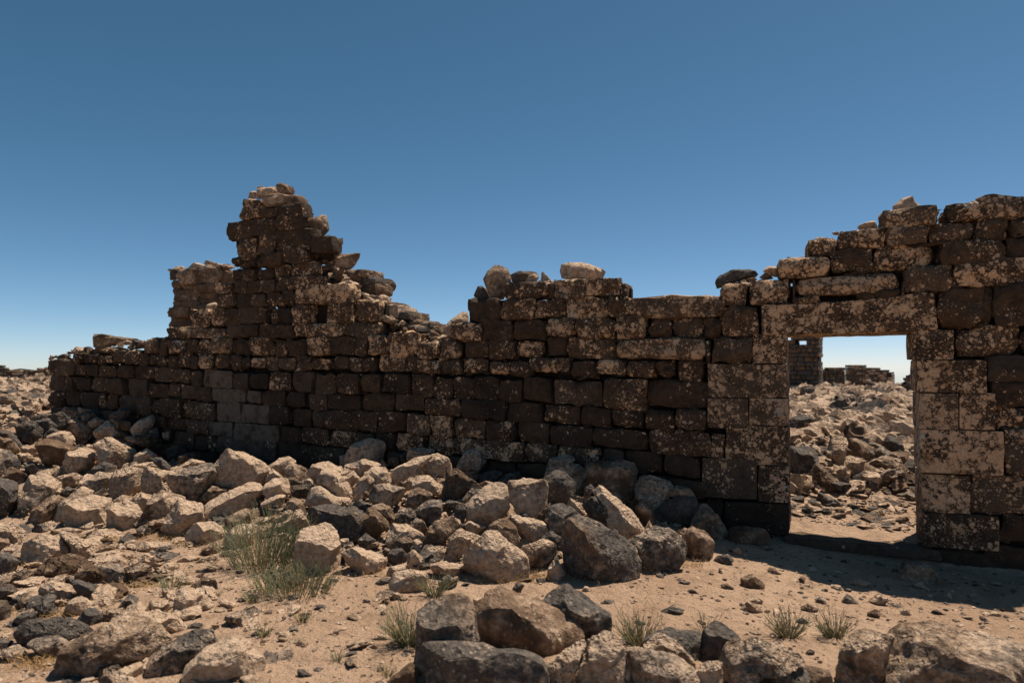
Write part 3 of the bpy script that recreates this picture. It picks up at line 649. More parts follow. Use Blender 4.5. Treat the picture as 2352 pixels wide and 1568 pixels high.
12: """p 190 470 230 290 350 215 520 215 640 320 690 400 560 400 390 510 300 500 | large pale boulder with a dark pitted front at far left | pale dark fronted boulder
p 530 200 650 205 830 290 965 410 900 440 780 430 690 390 620 290
bv 320 560 480 430 620 395 790 430 800 490 740 550 600 590 400 580 | brown pitted loaf shaped rock in the left foreground | loaf shaped rock
d 0 380 70 385 165 450 130 530 0 620
pv 0 110 120 110 240 190 240 260 110 320 0 240
b 0 235 90 240 110 310 30 370 0 370
dv 60 650 150 560 220 525 310 570 280 620 150 680
dv 0 680 120 670 190 740 180 800 60 830 0 810
b 140 870 200 780 290 730 350 760 320 860 200 895
p 350 800 370 690 470 640 580 660 720 720 650 800 580 830 420 830 | smooth cream rock in the left foreground | smooth cream rock
b 400 660 540 590 600 580 640 680
d 665 650 720 625 880 670 990 760 830 790 720 740
bv 690 590 740 510 830 480 990 570 960 650 800 660
d 910 510 1010 470 1140 520 1180 590 1180 660 1010 680 970 620
dv 1140 530 1290 475 1390 490 1395 610 1300 650 1180 640 | dark pitted rock left of the spiky tuft | dark pitted rock
m 835 465 960 410 1090 390 1190 480 1150 510 900 490
p 600 900 640 830 740 775 940 880 900 920 700 940
dv 320 890 400 830 480 840 560 920 520 945 400 930
d 0 820 60 815 95 890 80 990 0 1005
d 125 1000 200 930 340 925 320 990 210 1050
dv 140 1120 250 1030 480 990 700 1030 850 1100 770 1170 500 1150 300 1180 200 1230 | long dark pitted rock near the lower left corner | long pitted rock
d 250 1230 330 1180 520 1150 640 1220 540 1300 440 1350 330 1310
d 705 1010 780 910 880 890 940 960 850 1030 780 1050
mv 920 940 1010 890 1130 890 1160 930 1060 980 980 1000
d 1080 890 1190 760 1260 790 1295 850 1250 905 1140 880 | dark wedge rock standing on the sand at left | dark wedge rock
p 1215 1000 1290 940 1430 910 1580 960 1740 1070 1500 1110 1400 1030 | flat pale slab lying in the sand at left | flat sand slab
m 540 1500 560 1290 800 1180 1020 1040 1180 990 1400 1050 1560 1200 1400 1310 1200 1310 1000 1420 800 1520 600 1550 | very large low mottled boulder in the left foreground | large mottled boulder
dv 1350 1440 1400 1330 1560 1220 1800 1130 1940 1120 1970 1200 1880 1320 1720 1440 1500 1500 | dark spongy boulder in the left foreground | dark spongy boulder
p 1700 1480 1880 1290 2080 1210 2240 1200 2351 1290 2420 1350 2400 1480 2100 1560 1750 1568 | pale flaky boulder right of the dark spongy boulder | pale flaky boulder
dv 830 1540 900 1410 1100 1380 1130 1440 1000 1500
p 960 1560 1150 1430 1300 1400 1300 1480 1100 1560
p 1590 940 1640 720 1700 705 1830 740 1990 870 1880 890 1660 940 | white faced wedge rock alone on the sand | white faced rock
d 1745 690 1870 600 1970 610 2000 690 1850 720
p 1995 830 2040 790 2160 840 2160 885 2100 880
p 1495 710 1540 695 1580 750 1540 785 1500 780
p 1370 880 1390 820 1540 820 1570 880 1500 930 1390 910
p 770 260 900 170 1040 165 1150 220 1000 260
d 1110 245 1180 185 1265 240 1160 250
p 1145 290 1220 250 1290 280 1170 305
p 1200 350 1330 275 1560 290 1550 340 1330 360
p 1620 450 1720 395 1850 410 1760 460
b 1820 390 1970 270 2030 340 2000 400
m 890 350 960 295 1060 320 1020 375 930 375
d 1490 550 1510 500 1600 500 1600 550
d 1420 345 1490 320 1580 320 1470 370
p 1190 1360 1260 1330 1320 1360 1240 1385
d 0 1160 110 1180 130 1240 0 1250
m 20 1270 180 1230 300 1310 160 1370 30 1350
p 30 340 200 300 220 360 110 400""",
15: """b 955 800 960 690 1060 560 1170 500 1300 600 1500 650 1740 740 1890 830 1890 940 1800 1010 1400 1050 1100 960 | long foreground boulder with pale top behind the stepped boulder | long foreground boulder
d 1510 660 1640 560 1770 480 1890 560 2150 720 2160 860 1990 930 1880 960 1890 830 1740 740 | dark peaked boulder at the back of the foreground group | dark peaked boulder
p 1830 1334 1860 1150 1960 980 2080 880 2180 890 2260 1010 2351 1220 2351 1400 1830 1400 | pale upright boulder in the centre of the foreground group | pale upright boulder
mv 1600 1180 1750 1050 1920 970 1930 1050 1850 1200 1820 1400 1600 1400
p 570 1334 700 1295 900 1290 1000 1334 1000 1400 560 1400
d 120 1334 330 1160 380 1230 400 1400 120 1400
p 1905 480 1930 440 1985 470 1990 495 1920 495
d 1245 500 1310 410 1370 440 1320 520
d 0 420 60 380 150 370 140 410 30 440
p 900 560 980 550 990 610 920 620""",
16: """d 100 660 130 600 240 555 420 580 460 620 450 720 400 740 330 690 220 650
d 450 640 470 560 530 510 640 560 690 640 640 680 590 720 500 740 | round dark boulder in the lower right foreground | round dark boulder
x 0 720 0 665 150 670 320 740 410 800 430 900 60 900 | mottled boulder at the bottom edge right of centre | mottled bottom boulder
mv 110 650 200 590 300 620 400 720 420 800 330 750 200 680
p 430 900 420 790 480 740 570 740 570 900
xv 560 780 590 680 760 600 900 650 1000 720 1060 790 1000 800 850 750 780 810 700 900 580 900 | knobbly crusted boulder in the lower right foreground | knobbly crusted boulder
d 770 900 800 760 860 740 1030 760 1090 840 1080 900
d 1040 760 1200 790 1230 900 1090 900
x 1255 840 1260 760 1300 620 1400 570 1580 600 1540 740 1500 900 1260 900 | pale squared boulder left of the huge corner boulder | pale squared boulder
d 1350 830 1400 770 1480 790 1490 900 1350 900
x 1530 720 1590 570 1630 520 1870 530 1980 610 2120 660 2351 720 2420 760 2420 950 1480 950 1490 760 | huge blurred mottled boulder in the lower right corner | huge corner boulder
b 685 240 750 215 820 280 810 315 690 270 | oblong brown stone lying alone on the sunlit sand | oblong brown stone
d 520 140 550 110 610 100 640 135 580 150
d 605 85 620 65 640 85
p 640 75 665 55 690 80 680 105 650 95
d 835 190 860 175 930 215 890 220
b 1020 245 1040 225 1065 240 1050 268
d 680 420 730 370 810 430 760 440 | dark pointed shard on the sand above the two tufts | dark shard on the sand
m 720 370 770 350 820 370 790 390
d 1035 410 1080 390 1140 430 1110 445
d 1275 375 1310 335 1380 390 1330 395
d 1430 440 1470 425 1505 455 1490 470 1430 465
p 1620 430 1660 415 1690 455 1640 460
m 1320 260 1370 250 1460 275 1400 290
pv 1435 370 1500 330 1560 370 1500 400
d 1115 365 1160 350 1190 385 1150 392
d 195 440 270 410 360 435 270 445
d 1060 680 1090 660 1120 670 1110 692
p 1945 520 1965 505 1985 525
p 2090 520 2110 508 2130 525
p 1680 270 1740 260 1800 310 1730 295
p 1880 350 1910 320 1930 360
m 560 280 600 270 645 300 600 305
d 1005 490 1050 475 1085 500 1040 510
d 370 310 400 305 430 325 390 330
d 305 250 390 262 360 275
d 2195 625 2230 620 2240 638
m 2240 520 2280 510 2320 535""",
}
# beyond the doorway
DOOR_ROCKS = {
9: """d 200 1010 290 970 400 985 480 1130 470 1210 240 1190 190 1100 | big dark flat boulder behind the left jamb, upper one | upper jamb boulder
p 350 920 430 890 510 920 540 1030 470 1030 360 960
d 190 930 270 870 350 960 340 975 200 965
d 450 1040 530 1080 600 1170 540 1220 480 1190
d 635 1110 690 1060 870 1060 1000 1080 1080 1110 1070 1180 1020 1250 880 1230 700 1200 | broad rust stained boulder in the middle of the doorway view | rust stained boulder
pv 545 1300 580 1190 660 1165 730 1220 700 1400 690 1530 630 1540 610 1400 | tall pale pitted slab standing beyond the doorway | tall pitted slab
b 725 1330 750 1190 820 1190 940 1270 1010 1340 880 1395 740 1370 | brown wedge boulder in the centre of the doorway view | doorway wedge boulder
d 900 1240 960 1210 1030 1240 1090 1340 1000 1330
d 1060 1240 1090 1150 1190 1180 1280 1330 1240 1390 1140 1330 | dark ridged boulder on the right of the doorway view | dark ridged boulder
bv 890 1480 950 1390 1080 1340 1210 1380 1235 1440 1180 1520 1000 1500 | big brown hollowed boulder in the doorway view | hollowed boulder
mv 690 1500 720 1400 800 1355 885 1390 860 1470 800 1560
d 1200 1180 1270 1190 1330 1260 1320 1310 1240 1260
p 820 870 860 850 890 900 890 935 830 940
p 885 930 890 880 940 860 960 910 930 940
p 880 1030 890 980 930 970 975 1010 960 1060 900 1060
p 815 1040 820 990 870 975 890 1000 880 1050
p 665 1000 700 935 750 950 765 1010 730 1035
p 530 990 600 930 650 960 670 1000 600 1010
p 750 950 790 930 830 980 800 1000
p 1050 1000 1080 970 1150 1020 1140 1045
p 1170 1010 1190 970 1270 975 1280 1020 1200 1035
p 1030 920 1060 895 1120 910 1110 950 1040 955
p 980 1060 1000 1010 1100 1030 1190 1070 1180 1100 1060 1080
p 935 790 960 765 1020 770 1010 800 950 800
p 745 780 770 730 860 740 850 770 800 810
p 630 890 680 860 720 890 700 920 640 910""",
10: """d 190 300 200 205 400 215 450 270 440 490 330 500 200 460 | big dark square boulder behind the left jamb, lower one | lower jamb boulder
b 830 470 880 430 1010 450 1030 500 990 600 930 610 860 570
b 1060 550 1160 455 1220 480 1290 580 1180 610 1080 600
d 1230 400 1290 320 1355 330 1340 550 1240 480
dv 320 560 450 350 540 420 630 520 600 570 480 600 400 580
b 190 640 195 500 290 570 380 620 300 650
d 450 690 470 620 640 700 690 740 520 760
m 205 930 300 900 350 950 340 1010 210 980
p 200 910 220 830 290 890 240 915
d 310 780 360 730 425 790 380 830
d 1060 880 1280 840 1300 900 1200 890
m 1160 650 1280 600 1380 650 1370 700 1200 700
d 1290 570 1400 570 1420 640 1340 640
d 1190 1020 1220 950 1280 945 1380 1000 1370 1070 1220 1075 | dark round boulder beside the right jamb on the threshold | threshold boulder
d 1340 1090 1420 1010 1450 1100
d 900 640 960 610 1040 660 980 680
d 1050 690 1100 670 1200 730 1120 730
p 790 750 830 720 855 740 820 765
d 1160 790 1240 765 1290 780 1230 800
d 940 940 1100 890 1150 930 1080 960
d 640 900 720 935 700 965 640 960
p 645 990 690 960 695 985 660 995
d 810 1030 850 1000 890 1025 850 1045
d 340 850 390 830 460 890 390 880
d 750 890 850 880 900 920 800 910
p 1270 930 1350 890 1390 910 1340 935""",
}
# shrubs: frame, base x y, half width, height (frame px), stems, label
SHRUBS = [
(13, 330, 1330, 330, 560, 430, 'large bushy grey green shrub left of the tall split boulder'),
(13, 620, 1560, 440, 300, 420, 'wide feathery shrub spreading in front of the tall split boulder'),
(12, 1570, 740, 190, 220, 120, 'spiky green tuft on the sand above the white faced rock'),
(12, 1985, 765, 40, 80, 40, 'tiny green tuft right of the white faced rock'),
(15, 540, 545, 150, 300, 150, 'upright green tuft beside the dark round rock at heap foot'),
(15, 300, 1000, 230, 430, 330, 'tall pale green shrub left of the stepped foreground boulder'),
(16, 90, 640, 190, 230, 230, 'green reed like shrub behind the foreground boulders'),
(16, 970, 590, 150, 190, 170, 'left one of the two green tufts on the sand near the doorway'),
(16, 1240, 590, 130, 180, 150, 'right one of the two green tufts on the sand near the doorway'),
(16, 485, 580, 70, 170, 50, 'sparse thin tuft left of the round dark boulder'),
(15, 110, 1270, 90, 180, 40, 'sparse grey tuft at the bottom left of the stepped boulder'),
(12, 2420, 1140, 80, 150, 70, 'small lone green tuft on the sand left of centre'),
(12, 2310, 830, 90, 180, 70, 'thin green tuft below the wide feathery shrub'),
(12, 2770, 1010, 75, 160, 70, 'small tuft right of the lone tuft on the sand'),
(12, 1555, 1205, 45, 90, 16, 'few thin blades beside the dark spongy boulder'),
(12, 3090, 1370, 60, 170, 35, 'sparse dry tuft on the bare sand near the bottom'),
]
# ---------------------------------------------------------------- ground: one sheet to the horizon
def axis(dense, lo, hi, step, grow, far):
    a = list(np.arange(lo, hi + 1e-6, step)); st = step
    while a[-1] < far: st *= grow; a.append(a[-1] + st)
    st = step; b = [lo]
    while b[-1] > -far: st *= grow; b.append(b[-1] - st)
    return np.array(b[:0:-1] + a)
gx = axis(0, -8.5, 6.0, .065, 1.16, 1500.0)
gy = axis(0, 2.0, 12.5, .065, 1.16, 1500.0)
gy = gy[gy > -60]
GX, GY = np.meshgrid(gx, gy)
GZ = height(GX, GY) - settle(GX, GY)
nx, ny = len(gx), len(gy)
ii = np.arange(nx * ny).reshape(ny, nx)
gf = np.stack([ii[:-1, :-1].ravel(), ii[:-1, 1:].ravel(), ii[1:, 1:].ravel(), ii[1:, :-1].ravel()], 1)
ground = mesh_obj('ground', np.stack([GX.ravel(), GY.ravel(), GZ.ravel()], 1), gf, M_GROUND, None, None, 9, False)
tag(ground, 'sandy stone strewn ground of the ruin', 'ground', kind='structure')

# ---------------------------------------------------------------- shaped stones
def block(corners, w0, w1, k, amp, seed, n=6):
    """wall stone: corners (s, z) bl br tr tl, front w0, back w1; k = rounding, amp = roughness"""
    V, F = CS[n]
    sph = V / np.linalg.norm(V, axis=1)[:, None]
    q = V * (1 - k) + sph * k * 1.12
    q = np.clip(q, -1, 1)
    a = (q[:, 0] + 1) / 2; b = (q[:, 1] + 1) / 2; c = (q[:, 2] + 1) / 2       # c = 1 front
    C = np.array(corners); C = C.mean(0) + (C - C.mean(0)) * (1 + .13 * k)
    sz = ((1 - a) * (1 - b))[:, None] * C[0] + (a * (1 - b))[:, None] * C[1] + (a * b)[:, None] * C[2] + ((1 - a) * b)[:, None] * C[3]
    wv = w1 + (w0 - w1) * c
    pts = np.array([wall_pt(s_, w_, z_) for (s_, z_), w_ in zip(sz, wv)])
    size = min(abs(C[1, 0] - C[0, 0]), abs(C[3, 1] - C[0, 1]))
    if amp > 0:
        d = sph.copy()
        dirs = np.array([[WD[0], WD[1], 0], [0, 0, 1], [-WN[0], -WN[1], 0]])
        nd = d @ dirs
        no = vnoise(pts, 2.2 / max(size, .12), seed) * amp * size + vnoise(pts, 6.0 / max(size, .12), seed + 5) * amp * .45 * size
        pts = pts + nd * no[:, None]
    return pts, F

def outline_radius(poly, th):
    """distance from the origin to the outline in each direction"""
    R = np.zeros(len(th)); n = len(poly)
    dx, dy = np.cos(th), np.sin(th)
    for i in range(n):
        x1, y1 = poly[i]; x2, y2 = poly[(i + 1) % n]
        ex, ey = x2 - x1, y2 - y1
        den = dx * ey - dy * ex
        den = np.where(np.abs(den) < 1e-9, 1e-9, den)
        t = (x1 * ey - y1 * ex) / den
        u = (x1 * dy - y1 * dx) / den
        ok = (t > 0) & (u >= -1e-6) & (u <= 1 + 1e-6)
        R = np.where(ok, np.maximum(R, t), R)
    m = R[R > 0].mean() if (R > 0).any() else .1
    return np.where(R > 0, R, m)
def rock_mesh(poly, dist, seed, sub, depth=None, rough=1.0, lit=.6, sink=1.0):
    """rock with the given outline (picture points) standing dist metres away; returns points and faces"""
    r = random.Random(seed)
    poly = np.array(poly, float)
    if sink > 1: poly = poly.mean(0) + (poly - poly.mean(0)) * 1.09
    cx, cy = poly[:, 0].mean(), (poly[:, 1].min() + poly[:, 1].max()) / 2
    d0 = ray(cx, cy); f = np.array((d0[0], d0[1])); f /= np.linalg.norm(f)
    rt = np.array((f[1], -f[0]))
    loc = []
    for x, y in poly:
        d = ray(x, y); t = dist / (d[:2] @ f); p = EYE + d * t
        loc.append((p[:2] @ rt, p[2]))
    loc = np.array(loc)
    cc = np.array(((loc[:, 0].min() + loc[:, 0].max()) / 2, (loc[:, 1].min() + loc[:, 1].max()) / 2)) * .5 + loc.mean(0) * .5
    L = loc - cc
    w_, h_ = np.ptp(loc[:, 0]), np.ptp(loc[:, 1])
    size = math.sqrt(max(w_ * h_, 1e-6))
    D = depth if depth else .5 * (.55 * size + .3 * w_) * r.uniform(.85, 1.1)
    V, F = ICO[sub]
    P = V.copy()
    # squarish profile across the depth
    rho = np.hypot(P[:, 0], P[:, 1]); rho2 = np.power(rho, r.uniform(.62, .8))
    sc = np.where(rho > 1e-6, rho2 / np.maximum(rho, 1e-6), 1)
    P[:, 0] *= sc; P[:, 1] *= sc
    P[:, 2] = np.sign(P[:, 2]) * np.power(np.abs(P[:, 2]), .8)
    planes = [((r.uniform(-.35, .35), 1, -r.uniform(.25, lit)), r.uniform(.52, .74)),
              ((r.uniform(-.55, .55), r.uniform(-.4, .12), -1), r.uniform(.42, .62))]
    for _ in range(r.choice((3, 4, 5, 6))):
        planes.append(((r.uniform(-1, 1), r.uniform(-.7, .5), -r.uniform(.4, 1)), r.uniform(.5, .8)))
    if r.random() < .5: planes.append(((r.choice((-1, 1)) * r.uniform(.5, 1), r.uniform(.3, .8), -r.uniform(.1, .5)), r.uniform(.6, .8)))
    for _ in range(3):
        planes.append(((r.uniform(-.6, .6), r.uniform(-.5, 1), r.uniform(.6, 1)), r.uniform(.6, .85)))
    for nn, dd in planes:
        nn = np.array(nn); nn /= np.linalg.norm(nn)
        e = P @ nn - dd
        P = P - np.outer(np.clip(e, 0, None) * .985, nn)
    th = np.arctan2(P[:, 1], P[:, 0]); rho = np.hypot(P[:, 0], P[:, 1])
    nb = 24; bi = ((th + math.pi) / (2 * math.pi) * nb).astype(int) % nb
    mx = np.array([rho[bi == k_].max() if (bi == k_).any() else 1.0 for k_ in range(nb)])
    mx = np.where(mx > .2, mx, 1.0)
    ctr = (np.arange(nb) + .5) / nb * 2 * math.pi - math.pi
    rho = rho / np.interp(th, np.concatenate([[ctr[-1] - 2 * math.pi], ctr, [ctr[0] + 2 * math.pi]]), np.concatenate([[mx[-1]], mx, [mx[0]]]))
    # outline as drawn, corners eased a little
    R = .6 * outline_radius(L, th) + .2 * outline_radius(L, th + .07) + .2 * outline_radius(L, th - .07)
    a = np.cos(th) * R * rho; b = np.sin(th) * R * rho; c = P[:, 2] * D
    b = np.where(b < 0, b * sink, b)
    Q = np.stack([a, b, c], 1)
    nrm = Q / np.maximum(np.linalg.norm(Q, axis=1), 1e-6)[:, None]
    s1 = 1 / max(size, .03)
    n0 = vnoise(Q, 1.5 * s1, seed % 97) * .035 * size
    n1 = vnoise(Q, 4.2 * s1, seed % 89 + 11) * .022 * size
    disp = n0 + n1
    if sub >= 4:
        rid = 1 - np.abs(vnoise(Q, 7.5 * s1, seed % 71 + 3)) * 2
        disp = disp + vnoise(Q, 10 * s1, seed % 83 + 23) * .022 * size + rid * .016 * size
    if sub >= 5:
        disp = disp + vnoise(Q, 24 * s1, seed % 53 + 31) * .011 * size
    Q = Q + nrm * (disp * rough)[:, None]
    base = f * dist
    X = base[0] + 0 * a + rt[0] * (Q[:, 0] + cc[0]) + f[0] * Q[:, 2] - rt[0] * (base @ rt)
    Y = base[1] + rt[1] * (Q[:, 0] + cc[0]) + f[1] * Q[:, 2] - rt[1] * (base @ rt)
    Z = Q[:, 1] + cc[1]
    return np.stack([X, Y, Z], 1), F
TONE = {'p': (.74, .4, .65), 'd': (.31, .35, .4), 'b': (.46, .3, .88), 'm': (.58, .4, .6), 'x': (.42, .5, .5)}
def tone_col(t, r):
    c = TONE[t[0]]
    j = lambda v, a: min(1, max(0, v + r.uniform(-a, a)))
    return (j(c[0], .13), 1.0 if 'v' in t else j(c[1], .2), j(c[2], .2))
def join(parts):
    V = []; F = []; n = 0
    for v, f in parts:
        V.append(v); F.append(np.asarray(f) + n); n += len(v)
    return np.concatenate(V), np.concatenate(F)

# ---------------------------------------------------------------- the long wall with the doorway
WALL_LOC = wall_pt(-6.0, 0, 0)
wall = empty('ruined_wall', WALL_LOC)
tag(wall, 'long ruined dry stone wall of dark lichen spotted basalt with a doorway', 'wall')
def slope_at(x, y):
    k = float(smooth((x - 1450) / 300))
    return (y - (738 * (1 - k) + 815 * k)) * (.00031 * (1 - k) + .00023 * k)
stones = []
for fr, txt in WALL.items():
    for item in txt.replace('\n', ';').split(';'):
        if not item.strip(): continue
        q = item.split(); x0, y0 = U(fr, float(q[0]), float(q[1])); x1, y1 = U(fr, float(q[2]), float(q[3]))
        stones.append([x0, y0, x1, y1, q[4]])
stones.sort(key=lambda s: -(s[2] - s[0]) * (s[3] - s[1]))
core_parts = []; chip_parts = []; small_parts = []; spans = []
nstone = 0
for i, (x0, y0, x1, y1, code) in enumerate(stones):
    jamb = code[0] == 'J'
    r = random.Random(900 + i)
    sl = slope_at((x0 + x1) / 2, (y0 + y1) / 2); hw = (x1 - x0) / 2
    slt = slope_at((x0 + x1) / 2, y0) * hw; slb = slope_at((x0 + x1) / 2, y1) * hw
    g = .4 if jamb else .95
    if jamb: slt *= .6; slb *= .6
    up_ = 1.7 if (y1 < 745 or (x0 > 1500 and y1 < 700)) else 1.15
    jx = (lambda a: 0.0) if jamb else (lambda a: r.uniform(-a, a) * up_)
    H = y1 - y0
    pts = [(x0 + g + jx(.05 * H), y1 - g - slb + jx(.04 * H)), (x1 - g + jx(.05 * H), y1 - g + slb + jx(.04 * H)),
           (x1 - g + jx(.06 * H), y0 + g * .3 + slt + jx(.05 * H)), (x0 + g + jx(.06 * H), y0 + g * .3 - slt + jx(.05 * H))]
    C = [on_wall(*p) for p in pts]
    s_lo, s_hi = min(C[0][0], C[3][0]), max(C[1][0], C[2][0]); z_lo, z_hi = min(C[0][1], C[1][1]), max(C[2][1], C[3][1])
    spans.append((s_lo, s_hi, z_lo, z_hi))
    upper = z_lo > 1.5
    if jamb: k, amp, w0 = .1, .03, r.uniform(-.008, .012)
    elif code in 'GH': k, amp, w0 = .2, .06, r.uniform(-.01, .005)
    else:
        k, amp, w0 = r.uniform(.25, .45) + (.08 if upper else 0), r.uniform(.1, .18) * (1.25 if upper else 1), r.uniform(-.03, .04)
    w1 = w0 - (r.uniform(.2, .28) if (x0 < 1450 and z_lo > 1.2) else r.uniform(.46, .6))
    pts3, F = block(C, w0, w1, k, amp, i * 3 + 1, 8 if jamb else 6)
    if code in ('G', 'H'): colr = (.3, .4, .95 if code == 'G' else .5)
    else:
        lv = int(code[-1]) / 9.0
        colr = (min(1, max(0, lv * .86 + .12 + r.uniform(-.06, .06))), min(1, .25 + .75 * lv + (.2 if upper else 0) + r.uniform(-.3, .2)), r.choice((0, 0, 0, .25)))
    name = 'jamb_stone' if jamb else 'stone'
    if nstone < 296:
        mesh_obj(name, pts3, F, M_WALL, wall, colr, .9); nstone += 1
    else:
        small_parts.append((pts3, F))
    # rubble fill behind the joints, its colour darkened to stand in for their shade
    if not jamb:
        top_free = z_hi > 2.2
        e = .02 if z_lo < 2.4 else -.035
        cb, cf = CS[2]
        s0, s1_, z0, z1 = s_lo - e, s_hi + e, z_lo - e, z_hi - (.05 if top_free else -.01)
        if z1 - z0 > .04:
            if (s_lo - e < -1.17 < s_hi + 1) and not (s_hi < -1.2 or s_lo > 0.02): s1_ = min(s1_, s_hi)
            cv = np.array([wall_pt(s0 + (s1_ - s0) * (p[0] + 1) / 2, -.15 - (.07 if x0 < 1450 else .29) * (1 - p[2]) / 2, z0 + (z1 - z0) * (p[1] + 1) / 2) for p in cb])
            core_parts.append((cv, cf))
        # little stones packed into the joint below and beside
        for _ in range(r.choice((0, 1, 2, 2, 3) if z_lo > .9 else (0, 0, 1, 1))):
            ss = r.uniform(s_lo, s_hi); zz = z_lo + r.uniform(-.015, .02)
            cv, cf2 = ICO[1]
            sz = np.array((r.uniform(.03, .075), r.uniform(.05, .09), r.uniform(.013, .026)))
            a = cv * sz * (1 + .25 * np.array([r.uniform(-1, 1) for _ in cv]))[:, None]
            chip_parts.append((np.array([wall_pt(ss + p[0], -.055 + p[1] * .6, zz + p[2]) for p in a]), cf2))
if small_parts:
    o = mesh_obj('small_wall_stones', *join(small_parts), M_WALL, wall, (.4, .5, 0), .9); tag(o, kind='stuff')
o = mesh_obj('chink_stones', *join(chip_parts), M_WALL, wall, (.25, .5, 0), .6); tag(o, kind='stuff')
sp = np.array(spans)
def inner(s0, s1, z0, z1):
    cb, cf = CS[2]
    core_parts.append((np.array([wall_pt(s0 + (s1 - s0) * (p[0] + 1) / 2, -.15 - .0025 * (int(s0 * 100) % 3) - (.08 if s0 < -2.8 else .24) * (1 - p[2]) / 2, z0 + (z1 - z0) * (p[1] + 1) / 2) for p in cb]), cf))
for b0 in np.arange(-12.3, 1.6, .12):
    b1 = b0 + .12; mg = np.where(sp[:, 2] > 2.4, -.05, .07); on = sp[(sp[:, 0] < b0 + mg) & (sp[:, 1] > b1 - mg)]
    if len(on) == 0: continue
    runs = []
    for za, zb in sorted((q_[2] - .07, q_[3]) for q_ in on):
        if runs and za < runs[-1][1] + .2: runs[-1][1] = max(runs[-1][1], zb)
        else: runs.append([za, zb])
    runs[0][0] = min(runs[0][0], -.15)
    for z0, zt in runs:
        if -1.13 < b1 and b0 < .04: z0 = max(z0, 2.12)
        zt -= .14
        if zt > z0 + .05: inner(b0 - .004 - .001 * (int(b0 * 100) % 2), b1 + .004, z0, zt)
# buried foot of the wall
s = -12.35; foot = []
fr_ = random.Random(5)
while s < -1.3:
    wd = fr_.uniform(.3, .5); e = min(s + wd, -1.25)
    near = sp[(sp[:, 0] < e) & (sp[:, 1] > s)]
    zt = near[:, 2].min() - .01 if len(near) else .3
    while zt > -.05:
        hh = fr_.uniform(.24, .3)
        foot.append(block([(s + .01, zt - hh), (e - .01, zt - hh), (e - .01, zt), (s + .01, zt)], -.01, -.5, .15, .06, int(s * 50) % 91, 3))
        zt -= hh + .01
    s = e
foot.append(block([(-.02, -.3), (1.0, -.3), (1.0, .0), (-.02, .0)], -.01, -.5, .1, .05, 4, 3))
foot.append(block([(1.0, -.3), (2.2, -.3), (2.2, .05), (1.0, .05)], -.01, -.5, .1, .05, 5, 3))
o = mesh_obj('footing_stones', *join(foot), M_WALL, wall, (.1, .3, 0), .9); tag(o, kind='stuff')
o = mesh_obj('rubble_fill', *join(core_parts), M_CORE, wall, None, .5); tag(o, kind='stuff')
def slab(name, fr, pts, w0, w1, colr, parent, seed, amp=.006):
    """long dressed stone with a traced face, extruded through the wall"""
    c = [on_wall(*U(fr, *p)) for p in pts]
    bm = bmesh.new()
    fv = [bm.verts.new(wall_pt(s_, w0, z_)) for s_, z_ in c]
    f = bm.faces.new(fv[::-1])
    ex = bmesh.ops.extrude_face_region(bm, geom=[f])
    dv = Vector(wall_pt(0, w1, 0)) - Vector(wall_pt(0, w0, 0))
    for v in [g_ for g_ in ex['geom'] if isinstance(g_, bmesh.types.BMVert)]: v.co += dv
    bmesh.ops.recalc_face_normals(bm, faces=bm.faces)
    bmesh.ops.bevel(bm, geom=[e_ for e_ in bm.edges if e_.calc_face_angle(0) > .6], offset=.012, segments=2, affect='EDGES')
    bmesh.ops.triangulate(bm, faces=[f_ for f_ in bm.faces if len(f_.verts) > 4])
    for _ in range(3):
        bmesh.ops.subdivide_edges(bm, edges=[e_ for e_ in bm.edges if e_.calc_length() > .09], cuts=1)
        bmesh.ops.triangulate(bm, faces=[f_ for f_ in bm.faces if len(f_.verts) > 4])
    for v in bm.verts:
        k = mnoise.noise(v.co * 7 + Vector((seed, 0, 0))) * amp + mnoise.noise(v.co * 18) * amp * .5
        v.co += v.normal * k
    V = np.array([v.co[:] for v in bm.verts]); F = [[v.index for v in f_.verts] for f_ in bm.faces]
    bm.verts.index_update()
    bm.free()
    return mesh_obj(name, V, F, M_WALL, parent, colr, .7)
slab('lintel', *LINTEL, .012, -.8, (.78, .95, 0), wall, 3, .012)
slab('threshold', *THRESH, .03, -.5, (.3, .8, .35), wall, 6, .02)
wc = [on_wall(*U(2, *q_), -.2) for q_ in ((1430, 1450), (1650, 1450), (1650, 1200), (1430, 1200))]
mesh_obj('niche_back', *block(wc, -.2, -.34, .1, .05, 77), M_WALL, wall, (.05, .2, 0), .9)

